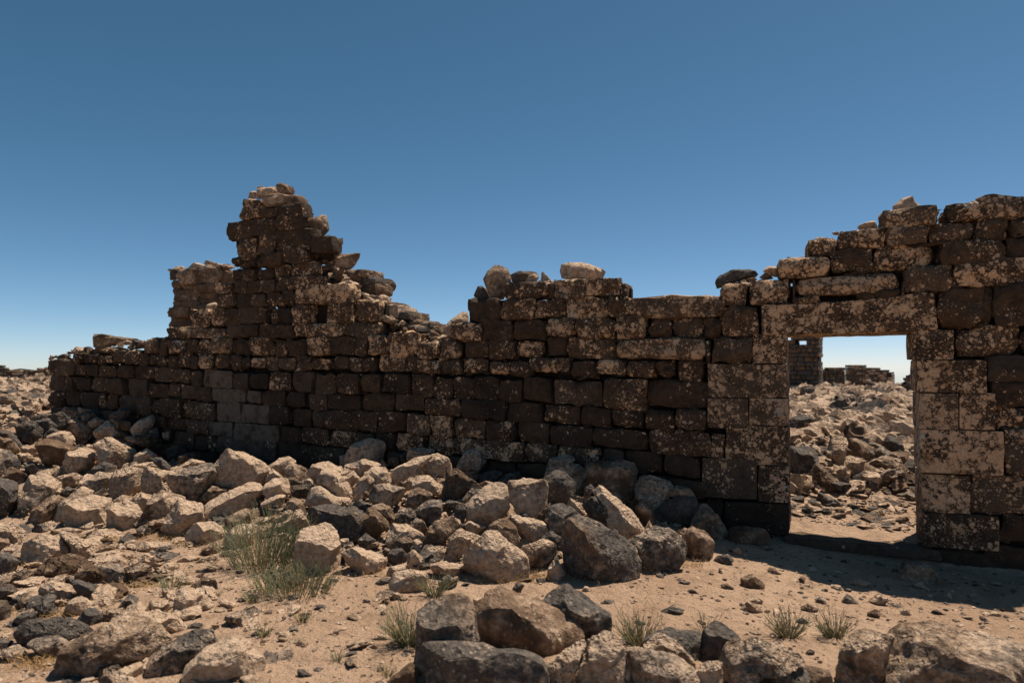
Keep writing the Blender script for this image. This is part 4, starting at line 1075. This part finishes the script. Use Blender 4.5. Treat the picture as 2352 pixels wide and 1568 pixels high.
# ---------------------------------------------------------------- inner leaf and rubble core beside the tall fragment
def leaf(name, label, fr, txt, w_front, w_back, seed):
    items = []
    for it in txt.split(';'):
        q = it.split(); x0, y0 = U(fr, float(q[0]), float(q[1])); x1, y1 = U(fr, float(q[2]), float(q[3]))
        items.append((x0, y0, x1, y1, q[4]))
    cs = on_wall((items[0][0] + items[0][2]) / 2, items[0][3], w_front)
    root = empty(name, wall_pt(cs[0], w_front, cs[1]))
    tag(root, label, 'wall')
    fills = []
    for i, (x0, y0, x1, y1, t) in enumerate(items):
        r = random.Random(seed + i)
        C = [on_wall(x0, y1 + r.uniform(-1, 1), w_front), on_wall(x1, y1 + r.uniform(-1, 1), w_front), on_wall(x1, y0 + r.uniform(-1.5, 1), w_front), on_wall(x0, y0 + r.uniform(-1, 1.5), w_front)]
        fw = w_front + r.uniform(-.06, .06)
        v, f = block(C, fw, fw - r.uniform(.4, .6), r.uniform(.28, .42), r.uniform(.14, .22), seed + i * 7)
        mesh_obj('stone', v, f, M_ROCK, root, {'p': (.7, .3, .6), 'm': (.42, .3, .75), 'b': (.3, .3, .9), 'd': (.15, .3, .5)}[t], .7)
        cb, cf = CS[2]
        s0, s1_ = C[0][0], C[1][0]; z0, z1 = C[0][1], C[2][1]
        fills.append((np.array([wall_pt(s0 + .04 + (s1_ - s0 - .08) * (p[0] + 1) / 2, w_front - .2 - .25 * (1 - p[2]) / 2, z0 - .05 + (z1 - z0) * (p[1] + 1) / 2) for p in cb]), cf))
    o = mesh_obj('rubble_fill', *join(fills), M_CORE, root, None, .5); tag(o, kind='stuff')
    return root
inner_l = leaf('inner_wall_leaf', 'rough stacked inner leaf of flat dark stones left of the tall fragment', 2, INNER_L, -.42, -1.0, 300)
core_rem = leaf('rubble_core_remnant', 'sloping remnant of rubble core stepping down right of the tall fragment', 2, INNER_R, -.28, -.9, 500)

def slope_rubble(parent, name, fr, line, n, w_rng, size, seed, lift=(-.02, .05)):
    r = random.Random(seed); parts = []
    V, F = ICO[2]
    for _ in range(n):
        t = r.random() * (len(line) - 1); k = int(t); t -= k
        x = line[k][0] * (1 - t) + line[k + 1][0] * t; y = line[k][1] * (1 - t) + line[k + 1][1] * t
        w = r.uniform(*w_rng); s_, z_ = on_wall(*U(fr, x, y), w)
        sz = size[0] * (size[1] / size[0]) ** r.random()
        P = V * np.array([1 + .25 * r.uniform(-1, 1) for _ in V])[:, None]
        for _ in range(5):
            nn = np.array([r.gauss(0, 1) for _ in range(3)]); nn /= np.linalg.norm(nn)
            P = P - np.outer(np.clip(P @ nn - r.uniform(.35, .7), 0, None), nn)
        P = P * np.array((r.uniform(.9, 1.8), r.uniform(.7, 1.1), r.uniform(.4, .8))) * sz
        a = r.uniform(0, 6.28); ca, sa = math.cos(a), math.sin(a); P[:, 2] += P[:, 0] * r.uniform(-.4, .4)
        c0 = wall_pt(s_, w, z_ + r.uniform(*lift))
        parts.append((np.stack([P[:, 0] * ca - P[:, 1] * sa + c0[0], P[:, 0] * sa + P[:, 1] * ca + c0[1], P[:, 2] + c0[2]], 1), F))
    v, f = join(parts)
    o = mesh_obj(name, v, f, M_STONES, parent, None, .5)
    at = o.data.color_attributes.new('tone', 'FLOAT_COLOR', 'POINT')
    cols = []
    for _ in parts:
        t = r.choice(((.3, .3, .6), (.5, .3, .8), (.65, .3, .7), (.2, .3, .3)))
        cols.append(np.tile([*t, 1], (len(V), 1)))
    at.data.foreach_set('color', np.concatenate(cols).astype(np.float32).ravel())
    tag(o, kind='stuff')
slope_rubble(core_rem, 'small_rubble', 2, [(1460, 790), (1640, 850), (1720, 960), (1800, 1010), (1880, 1140), (2060, 1220), (2110, 1330), (2250, 1400), (2420, 1480)], 80, (-.45, -.12), (.04, .1), 91)
slope_rubble(core_rem, 'small_rubble', 3, [(1560, 300), (1700, 290), (1900, 330), (2120, 360), (2200, 350)], 55, (-.45, -.1), (.04, .1), 92)
slope_rubble(inner_l, 'small_rubble', 2, [(200, 930), (400, 930), (650, 930), (720, 900)], 30, (-.8, -.45), (.04, .09), 93)
slope_rubble(wall, 'top_rubble', 1, [(450, 545), (560, 535), (690, 480), (760, 475), (900, 480), (1100, 450), (1330, 400)], 60, (-.24, -.08), (.03, .08), 94)
slope_rubble(wall, 'top_rubble', 4, [(720, 300), (900, 300), (1180, 270), (1440, 262), (1760, 275)], 30, (-.22, -.08), (.025, .055), 95, (-.05, -.015))
slope_rubble(wall, 'top_rubble', 6, [(270, 450), (600, 430), (1080, 430), (1250, 280), (1700, 265)], 40, (-.3, -.08), (.025, .055), 96, (-.06, -.02))
slope_rubble(wall, 'top_rubble', 8, [(100, 650), (400, 640), (640, 400), (1080, 400), (1100, 215), (1600, 200)], 26, (-.3, -.1), (.02, .045), 97, (-.06, -.03))
# ---------------------------------------------------------------- stones lying loose on the wall
for i, (fr, t, pts, label, cat) in enumerate(TOPS):
    poly = [U(fr, *p) for p in pts]; poly = [(px_, py_ + 3.6) for px_, py_ in poly]
    cx = sum(p[0] for p in poly) / len(poly); cy = sum(p[1] for p in poly) / len(poly)
    w = {3: -.5, 1: -.3}.get(fr, -.24)
    if 'inner leaf' in label: w = -.62
    if 'slumped' in label: w = -.42
    if 'jutting wedge' in label or 'projecting' in label or 'jutting out' in label: w = -.45
    s_, z_ = on_wall(cx, cy, w); p = wall_pt(s_, w, z_)
    d0 = ray(cx, cy); f = d0[:2] / np.linalg.norm(d0[:2])
    dist = float(np.array(p[:2]) @ f)
    v, fc = rock_mesh(poly, dist, 2000 + i * 13, 3)
    r = random.Random(70 + i)
    o = mesh_obj({'stone': 'loose_stone', 'rock': 'loose_stone', 'chip': 'stone_chip', 'slab': 'loose_slab', 'block': 'loose_block', 'boulder': 'boulder', 'capstone': 'capstone'}[cat], v, fc, M_ROCK, None, {'p': (.62, .3, .85), 'm': (.42, .3, .8), 'd': (.2, .3, .45)}[t], .55)
    tag(o, label, cat, 'stones lying loose on the wall')

# ---------------------------------------------------------------- rubble heaps and foreground rocks
ALL = []                     # dicts: poly, tone, label, short, dist, where
def read_rocks(src, where):
    for fr, txt in src.items():
        for line in txt.split('\n'):
            seg = [q.strip() for q in line.split('|')]
            q = seg[0].split(); num = [float(v) for v in q[1:]]
            if fr in (11, 12): num = [(-110 if (k % 2 == 0 and v == 0) else v) for k, v in enumerate(num)]
            poly = [U(fr, num[k], num[k + 1]) for k in range(0, len(num), 2)]
            ALL.append(dict(poly=poly, tone=q[0], label=seg[1] if len(seg) > 1 else None, short=seg[2] if len(seg) > 2 else None, where=where))
read_rocks(ROCKS, 'front'); read_rocks(DOOR_ROCKS, 'door')
COLOUR = {'p': 'pale tan', 'd': 'dark grey', 'b': 'brown', 'm': 'mottled', 'x': 'mottled'}
for k, R_ in enumerate(ALL):
    P_ = np.array(R_['poly']); R_['id'] = k
    R_['c'] = P_.mean(0); R_['wpx'] = np.ptp(P_[:, 0]); R_['hpx'] = np.ptp(P_[:, 1])
    yb = P_[:, 1].max(); xb = P_[P_[:, 1] > yb - .3 * R_['hpx']][:, 0].mean()
    yb -= .10 * R_['hpx']
    p = hit_ground(xb, yb) if R_['where'] == 'front' else hit_ground_behind(xb, yb)
    R_['m'] = np.hypot(p[0], p[1]) * math.sqrt(R_['wpx'] * R_['hpx']) / FPX
    D = .5 * (.55 * R_['m'] + .3 * np.hypot(p[0], p[1]) * R_['wpx'] / FPX)
    dist = math.hypot(p[0], p[1]) + .1 * D
    # keep in front of the wall face
    if R_['where'] == 'front':
        f = ray(*R_['c'])[:2]; f /= np.linalg.norm(f)
        lim = (WC - .08) / (f @ WN) - .75 * D / (f @ WN)
        dist = min(dist, lim)
        
    R_['dist'] = dist; R_['D'] = D
land = [r_ for r_ in ALL if r_['label']]
def relation(c, l):
    dx, dy = c - l['c']
    if abs(dx) > 1.6 * abs(dy): return 'right of' if dx > 0 else 'left of'
    if abs(dy) > 1.6 * abs(dx): return 'below' if dy > 0 else 'above'
    return ('lower ' if dy > 0 else 'upper ') + ('right of' if dx > 0 else 'left of')
ORD = ['', 'second ', 'third ', 'fourth ', 'fifth ', 'sixth ', 'seventh ', 'eighth ']
buckets = {}
for r_ in ALL:
    if r_['label']: continue
    same = [l for l in land if l['where'] == r_['where']]
    l = min(same, key=lambda l_: np.linalg.norm((r_['c'] - l_['c'])))
    big = 'large' if r_['m'] > .42 else 'medium' if r_['m'] > .25 else 'small' if r_['m'] > .12 else 'tiny'
    asp = r_['wpx'] / r_['hpx']
    shape = 'flat ' if asp > 2.1 else 'upright ' if asp < .75 else ''
    key = (big, ('pitted ' if 'v' in r_['tone'] else '') + shape + COLOUR[r_['tone'][0]], relation(r_['c'], l), l['short'])
    buckets.setdefault(key, []).append((np.linalg.norm(r_['c'] - l['c']), r_))
for (big, colr, rel, short), lst in buckets.items():
    lst.sort(key=lambda q: q[0])
    for k, (d_, r_) in enumerate(lst):
        if len(lst) == 1: r_['label'] = f'{big} {colr} rock {rel} the {short}'
        else: r_['label'] = f'{big} {colr} rock, {("nearest" if k == 0 else ORD[k].strip() + " nearest")} one {rel} the {short}'
        if rel.startswith(('lower', 'upper')): r_['label'] = r_['label'].replace(rel, rel.replace(' ', '-', 1).replace('lower-', 'below and ').replace('upper-', 'above and '))
for r_ in ALL:
    px = math.sqrt(r_['wpx'] * r_['hpx'])
    sub = 5 if px > 75 else 4 if px > 26 else 3 if px > 12 else 2
    v, fc = rock_mesh(r_['poly'], r_['dist'], 31 + r_['id'] * 17, sub, r_['D'] * (1.0 if r_['where'] == 'front' else 1.1), 1.0, .75 if r_['tone'][0] == 'p' else .45, 1.35)
    big = r_['m'] > .38
    rr = random.Random(r_['id'])
    asp = r_['wpx'] / r_['hpx']
    o = mesh_obj('boulder' if big else 'rock', v, fc, M_ROCK, None, tone_col(r_['tone'], rr), .45)
    tag(o, r_['label'], 'boulder' if big else 'rock', 'rocks of the rubble heap and foreground' if r_['where'] == 'front' else 'rocks beyond the doorway')
# the stepped foreground boulder: an upright back and a low front bar in one stone
A = [U(15, *p) for p in [(375,690),(420,620),(740,550),(870,560),(940,720),(960,900),(960,980),(900,1100),(700,1250),(540,1334),(350,1334),(360,1160),(380,900)]]
B = [U(15, *p) for p in [(430,980),(560,970),(820,960),(1090,1005),(1350,1040),(1560,1140),(1600,1230),(1600,1420),(500,1420),(430,1300)]]
p = hit_ground(*U(15, 700, 1420)); dB = math.hypot(p[0], p[1])
v1, f1 = rock_mesh(A, dB + .26, 5011, 5, .19, rough=.7)
v2, f2 = rock_mesh(B, dB + .08, 5023, 5, .17, rough=.6)
o = mesh_obj('stepped_boulder', *join([(v1, f1), (v2, f2)]), M_ROCK, None, (.4, .3, .4), .45)
tag(o, 'dark stepped boulder with an upright back at the bottom centre', 'boulder')

# ---------------------------------------------------------------- small stones nobody could count
def scatter(name, label, cat, n, place, size, flat, seed, sub=1, pal=(.4, .3, .4), sink=False):
    r = np.random.RandomState(seed); rr = random.Random(seed)
    V, F = ICO[sub]
    vs = []; fs = []; cols = []; k = 0; tries = 0
    while k < n and tries < n * 6:
        tries += 1
        q = place(rr)
        if q is None: continue
        x, y, sc_ = q
        z = hz(x, y) - (float(settle(x, y)) if sink else 0)
        sz = size[0] * (size[1] / size[0]) ** (rr.random() ** 1.6) * sc_
        P = V * (1 + .28 * r.uniform(-1, 1, len(V)))[:, None]
        for _ in range(4):
            nn = r.normal(size=3); nn /= np.linalg.norm(nn)
            e = P @ nn - rr.uniform(.35, .75); P = P - np.outer(np.clip(e, 0, None), nn)
        P = P * np.array((rr.uniform(.8, 1.4), rr.uniform(.7, 1.1), rr.uniform(*flat))) * sz
        a = rr.uniform(0, 6.28); ca, sa = math.cos(a), math.sin(a)
        tl = rr.uniform(-.35, .35)
        P[:, 2] += P[:, 0] * tl
        P = np.stack([P[:, 0] * ca - P[:, 1] * sa + x, P[:, 0] * sa + P[:, 1] * ca + y, P[:, 2] + z + sz * flat[0] * .35], 1)
        vs.append(P); fs.append(F + k * len(V)); k += 1
        t = rr.choices((TONE['p'], TONE['d'], TONE['b'], TONE['m']), weights=(pal[0], pal[1], pal[2], .3))[0]
        cols.append(np.tile([*[min(1, max(0, c + rr.uniform(-.12, .12))) for c in t], 1], (len(V), 1)))
    V_ = np.concatenate(vs)
    o = mesh_obj(name, V_, np.concatenate(fs), M_STONES, None, None, .5, False)
    at = o.data.color_attributes.new('tone', 'FLOAT_COLOR', 'POINT')
    at.data.foreach_set('color', np.concatenate(cols).astype(np.float32).ravel())
    tag(o, label, cat, kind='stuff')
    return o
def wall_coords(x, y):
    return WC - (x * WN[0] + y * WN[1]), (x - P0[0]) * WD[0] + (y - P0[1]) * WD[1]
def in_view(x, y, m=.06): return y > 2.5 and abs(x / y) < .76 + m
def pl_heap(r):
    s_ = r.uniform(-14, -1.9); w = r.uniform(.12, 3.3)
    q = P0 + WD * s_ - WN * w
    if not in_view(*q): return None
    hgt = hz(*q)
    if hgt < .05: return None
    return q[0], q[1], 1.0
scatter('heap_rubble', 'small rubble filling the gaps of the heap', 'rubble', 1700, pl_heap, (.025, .08), (.5, .9), 21, 2, (.5, .35, .3), True)
scatter('heap_stones', 'middling stones bedded in the heap under the boulders', 'stones', 300, pl_heap, (.06, .14), (.55, .9), 31, 3, (.45, .4, .4), True)
def pl_front(r):
    y = r.uniform(2.3, 7.6); x = r.uniform(-.84, .84) * y
    w, s_ = wall_coords(x, y)
    if w < .05: return None
    dens = .45 + .55 * float(smooth((-x - .3) / 2)) + .35 * float(smooth((x - 1.5) / 1.0)) * float(smooth((2.3 - w) / 1.2))
    if r.random() > dens * y / 6.5: return None
    return x, y, 1.0
scatter('gravel', 'loose gravel on the sandy ground', 'gravel', 6500, pl_front, (.006, .028), (.3, .75), 22, 1, (.45, .4, .3))
scatter('stone_chips', 'flat chips and cobbles strewn over the sand', 'chips', 520, pl_front, (.02, .07), (.22, .6), 23, 2, (.4, .5, .3))
def pl_left(r):
    y = r.uniform(2.9, 7.0); x = -r.uniform(.18, .82) * y
    w, s_ = wall_coords(x, y)
    if w < .5 or r.random() > y / 7 * (.35 + .65 * float(smooth((-x / y - .32) / .25))): return None
    return x, y, 1.0
scatter('cobbles', 'half buried cobbles on the left ground', 'cobbles', 420, pl_left, (.03, .13), (.3, .7), 24, 3, (.5, .35, .35))
def pl_door(r):
    y = r.uniform(6.6, 9.6); x = y * r.uniform(.37, .64)
    w, s_ = wall_coords(x, y)
    if w > -.5: return None
    return x, y, 1.0
scatter('doorway_chips', 'flat grey chips strewn beyond the threshold', 'chips', 900, pl_door, (.02, .1), (.18, .45), 25, 2, (.35, .6, .35))
scatter('doorway_gravel', 'gravel beyond the threshold', 'gravel', 1600, pl_door, (.01, .03), (.3, .7), 26, 1, (.5, .4, .3))
def pl_mid(r):
    y = r.uniform(7.7, 10.2); x = y * r.uniform(.37, .64)
    w, s_ = wall_coords(x, y)
    if w > -1.3 or hz(x, y) < .2: return None
    return x, y, 1.0
scatter('doorway_rubble', 'broken rubble filling the pile beyond the threshold', 'rubble', 420, pl_mid, (.05, .2), (.5, .9), 29, 3, (.3, .5, .5))
def pl_back(r):
    y = 9.3 * (42.0 / 9.3) ** r.random(); x = y * r.uniform(.37, .64)
    w, s_ = wall_coords(x, y)
    if w > -2.2: return None
    return x, y, .7 + y / 50
scatter('far_rubble', 'pale rubble field running to the far ruins beyond the doorway', 'rubble', 2600, pl_back, (.11, .34), (.55, .95), 27, 3, (.8, .12, .25))
def pl_farleft(r):
    y = 9.5 * (42.0 / 9.5) ** r.random(); x = y * r.uniform(-.82, -.64)
    w, s_ = wall_coords(x, y)
    if s_ > -12.75: return None
    return x, y, .75 + y / 55
scatter('far_left_rubble', 'pale rubble field beyond the left end of the wall', 'rubble', 1900, pl_farleft, (.08, .3), (.55, .95), 28, 3, (.5, .3, .35))

# ---------------------------------------------------------------- far ruins
def far_ruin(name, label, fr, x0, x1, profile, ybot, dist, course, wid, seed, yaw=0.0, thick=.7, holes=(), pale=(.1, .6)):
    r = random.Random(seed)
    ax, _ = U(fr, (x0 + x1) / 2, 0)
    f = ray(ax, 845)[:2]; f /= np.linalg.norm(f)
    rt = np.array((f[1], -f[0]))
    def pt(x, y, back):
        ux, uy = U(fr, x, y); d = ray(ux, uy)
        nn = f * math.cos(yaw) + rt * math.sin(yaw)
        t = (dist * (f @ nn)) / (d[:2] @ nn)
        q = EYE + d * t
        return np.array((q[0] + nn[0] * back, q[1] + nn[1] * back, q[2]))
    base = pt((x0 + x1) / 2, ybot, 0)
    root = empty(name, base)
    tag(root, label, 'ruin')
    px = [p[0] for p in profile]; py = [p[1] for p in profile]
    y = ybot; V, F = CS[3]
    sph = V / np.linalg.norm(V, axis=1)[:, None]
    q = V * .8 + sph * .2 * 1.1
    while y > min(py) - course * .3:
        h = course * r.uniform(.85, 1.15); x = x0 - r.uniform(0, wid[0] * .4)
        while x < x1:
            w = r.uniform(*wid) * r.choice((.7, 1, 1, 1.4)); e = min(x + w, x1 + r.uniform(-3, 4)); m = (x + e) / 2
            if np.interp(m, px, py) + max(0, r.uniform(-course * .7, course * 1.3)) < y - h * .45 and e - x > wid[0] * .3 and not any(a < m < b and c < y - h / 2 < d for a, b, c, d in holes):
                bk = r.uniform(-.03, .04)
                c00, c10, c11, c01 = pt(x + 1, y - .7, bk), pt(e - 1, y - .7, bk), pt(e - 1, y - h + .7, bk), pt(x + 1, y - h + .7, bk)
                dp = pt(m, y, thick) - pt(m, y, 0)
                a, b, c = (q[:, 0:1] + 1) / 2, (q[:, 1:2] + 1) / 2, (1 - q[:, 2:3]) / 2
                P = (1 - a) * (1 - b) * c00 + a * (1 - b) * c10 + a * b * c11 + (1 - a) * b * c01 + c * dp
                P = P + (vnoise(P, 5.0, seed) * .02)[:, None]
                mesh_obj('stone', P, F, M_ROCK, root, (r.uniform(*pale), .3, r.uniform(.2, .7)), .8)
            x = e
        y -= h
    fills = []; nc = max(4, int((x1 - x0) / 18)); cb, cf = CS[2]
    low = max([hq[3] for hq in holes], default=-1e9)
    for i in range(nc):
        xa = x0 + (x1 - x0) * i / nc + .4; xb = x0 + (x1 - x0) * (i + 1) / nc - .4
        yt = max(np.interp(xa, px, py), np.interp(xb, px, py), low) + course * .7
        if yt > ybot - course: continue
        a, b, c_ = (cb[:, 0:1] + 1) / 2, (cb[:, 1:2] + 1) / 2, (cb[:, 2:3] + 1) / 2
        p00, p10, p11, p01 = pt(xa, ybot, .12), pt(xb, ybot, .12), pt(xb, yt, .12), pt(xa, yt, .12)
        dp = (pt(xa, ybot, thick) - pt(xa, ybot, 0)) * .5
        fills.append(((1 - a) * (1 - b) * p00 + a * (1 - b) * p10 + a * b * p11 + (1 - a) * b * p01 + c_ * dp, cf[:, ::-1]))
    if fills: tag(mesh_obj('rubble_fill', *join(fills), M_CORE, root, None, .5), kind='stuff')
    return root
far_ruin('ruined_tower', 'far dark stone tower seen at the left inside the doorway', 9, 176, 470, [(176, 250), (190, 215), (243, 215), (300, 190), (360, 160), (470, 150)], 830, 31, 39, (40, 105), 41, .1, 2.0, ((170, 190, 250, 330), (286, 302, 280, 330), (372, 384, 280, 325)), (.0, .35))
far_ruin('far_wall', 'far broken wall with a leaning slab right of the far tower', 9, 470, 712, [(470, 620), (500, 545), (540, 515), (620, 515), (700, 512), (712, 540)], 770, 36, 27, (30, 70), 42, -.2, 1.0)
far_ruin('far_wall', 'far long dark wall receding to the right inside the doorway view', 9, 706, 1082, [(706, 545), (730, 514), (868, 509), (900, 532), (1000, 548), (1082, 555)], 742, 45, 23, (24, 60), 43, .5, 1.0)
far_ruin('far_wall', 'low pale stub wall in front of the far long dark wall', 9, 800, 1012, [(800, 648), (930, 638), (945, 680), (1012, 690)], 748, 30, 26, (45, 85), 44, .15, .6)
far_ruin('far_wall', 'stepped far stub at the right jamb of the doorway', 9, 1195, 1420, [(1195, 690), (1250, 645), (1300, 600), (1305, 570), (1420, 565)], 800, 26, 29, (45, 90), 45, -.1, .6)
far_ruin('far_wall', 'tiny farthest wall piece between the far wall and the right stub', 9, 1085, 1200, [(1085, 622), (1120, 625), (1132, 680), (1200, 690)], 735, 50, 20, (18, 40), 46, 0, .8)
far_ruin('block_stack', 'short stack of squared blocks beside the left jamb in the distance', 9, 296, 396, [(296, 672), (350, 672), (356, 700), (396, 700)], 850, 19, 46, (48, 60), 47, .2, .5)
far_ruin('far_wall', 'low ruined wall on the horizon at the far left', 1, -180, 445, [(-180, 600), (0, 598), (90, 625), (180, 612), (300, 625), (350, 640), (400, 600), (445, 600)], 735, 33, 22, (30, 75), 48, .1, .8)

# ---------------------------------------------------------------- shrubs and dry grass
def ribbon(path, r0, r1):
    n = len(path); V = []; F = []
    for i, p in enumerate(path):
        rad = r0 + (r1 - r0) * i / (n - 1)
        t = path[min(i + 1, n - 1)] - path[max(i - 1, 0)]; t /= max(np.linalg.norm(t), 1e-6)
        u = np.array((t[1] * .2 - t[2] * .9, t[2] * .3 - t[0] * .2, t[0] * .9 - t[1] * .3)); u /= max(math.sqrt(u @ u), 1e-6)
        v = np.array((t[1] * u[2] - t[2] * u[1], t[2] * u[0] - t[0] * u[2], t[0] * u[1] - t[1] * u[0]))
        for k in range(3):
            a = k * 2.094
            V.append(p + (u * math.cos(a) + v * math.sin(a)) * rad)
    for i in range(n - 1):
        for k in range(3):
            a, b = i * 3 + k, i * 3 + (k + 1) % 3
            F.append((a, b, b + 3, a + 3))
    return np.array(V), np.array(F)
for i, (fr, bx, by, hw, hh, n, label) in enumerate(SHRUBS):
    r = random.Random(640 + i)
    k = 2.566 if fr == 16 else 4.0
    ux, uy = U(fr, bx, by); p = hit_ground(ux, uy)
    m = math.hypot(p[0], p[1]) / FPX / k
    W, Ht = hw * m, hh * m
    p = np.array((p[0], p[1] + .1 * W, 0)); p[2] = hz(p[0], p[1]) - .01
    root = empty('desert_shrub', p); tag(root, label, 'shrub', 'green shrubs and tufts on the sand')
    stems = []; leaves = []; dead = []
    for j in range(int(n * .62)):
        a = r.uniform(0, 6.28); rad = math.sqrt(r.random())
        bush = hw > 250
        base = p + np.array((math.cos(a), math.sin(a) * .6, 0)) * rad * W * (.72 if bush else .25)
        base[2] = hz(base[0], base[1]) - .01
        lean = rad * (.9 if not bush else .55) + r.uniform(0, .25)
        L = Ht * r.uniform(.5, 1.2) * (1 - .3 * rad)
        dirn = np.array((math.cos(a + r.uniform(-.5, .5)) * lean, math.sin(a + r.uniform(-.5, .5)) * lean * .7, 1.0)); dirn /= np.linalg.norm(dirn)
        side = np.array((r.uniform(-1, 1), r.uniform(-1, 1), 0)) * .15
        path = [base + dirn * L * t + side * L * t * t + np.array((0, 0, -.12 * lean)) * L * t * t for t in (0, .25, .5, .75, 1.0)]
        wob = .018 * L
        path = [q_ + np.array((r.uniform(-wob, wob), r.uniform(-wob, wob), 0)) * (1 if k_ else 0) for k_, q_ in enumerate(path)]
        th = .0021 * max(1, m * 900)
        (dead if r.random() < .22 else stems).append(ribbon(path, th, th * .45))
        for _ in range(5 if bush else 2):
            t = r.uniform(.3, .98); q_ = base + dirn * L * t + side * L * t * t + np.array((0, 0, -.12 * lean)) * L * t * t
            l2 = L * r.uniform(.08, .22)
            d2 = dirn + np.array((r.uniform(-.8, .8), r.uniform(-.8, .8), r.uniform(-.1, .5))); d2 /= np.linalg.norm(d2)
            leaves.append(ribbon([q_, q_ + d2 * l2 * .5, q_ + d2 * l2 + np.array((0, 0, .1 * l2))], th * .8, th * .5))
    tag(mesh_obj('stems', *join(stems), M_SHRUB, root, None, 9), kind='stuff')
    if dead: tag(mesh_obj('dry_stems', *join(dead), M_DRY, root, None, 9), kind='stuff')
    tag(mesh_obj('twigs', *join(leaves), M_LEAF, root, None, 9), kind='stuff')
dry = []
r = random.Random(77)
spots = [(12, x, y, sx, sy, n) for x, y, sx, sy, n in ((1500, 250, 260, 60, 260), (1250, 680, 300, 40, 160), (250, 480, 130, 50, 120), (330, 1400, 250, 60, 200), (1050, 260, 120, 20, 60), (500, 950, 260, 60, 120), (1750, 300, 120, 40, 90))]
spots += [(14, 450, 1330, 260, 25, 90), (14, 800, 1290, 120, 30, 90), (14, 1350, 1300, 260, 40, 120), (14, 1900, 1230, 170, 25, 80), (14, 2250, 1180, 120, 25, 60), (13, 1350, 1370, 260, 40, 90), (13, 1750, 1300, 120, 30, 40)]
for fr, x, y, sx, sy, n in spots:
    for _ in range(n):
        ux, uy = U(fr, x + r.gauss(0, sx * .6), y + r.gauss(0, sy * .6))
        p = hit_ground(ux, uy); L = r.uniform(.02, .075); a = r.uniform(0, 6.28)
        d = np.array((math.cos(a) * .6, math.sin(a) * .6, r.uniform(.4, 1.2))); d /= np.linalg.norm(d)
        dry.append(ribbon([p, p + d * L * .6, p + d * L + np.array((math.cos(a), math.sin(a), -.3)) * L * .25], .0014, .0007))
o = mesh_obj('dry_grass', *join(dry), M_DRY, None, None, 9, False)
tag(o, 'dry yellow grass stubble around the rocks', 'grass', kind='stuff')
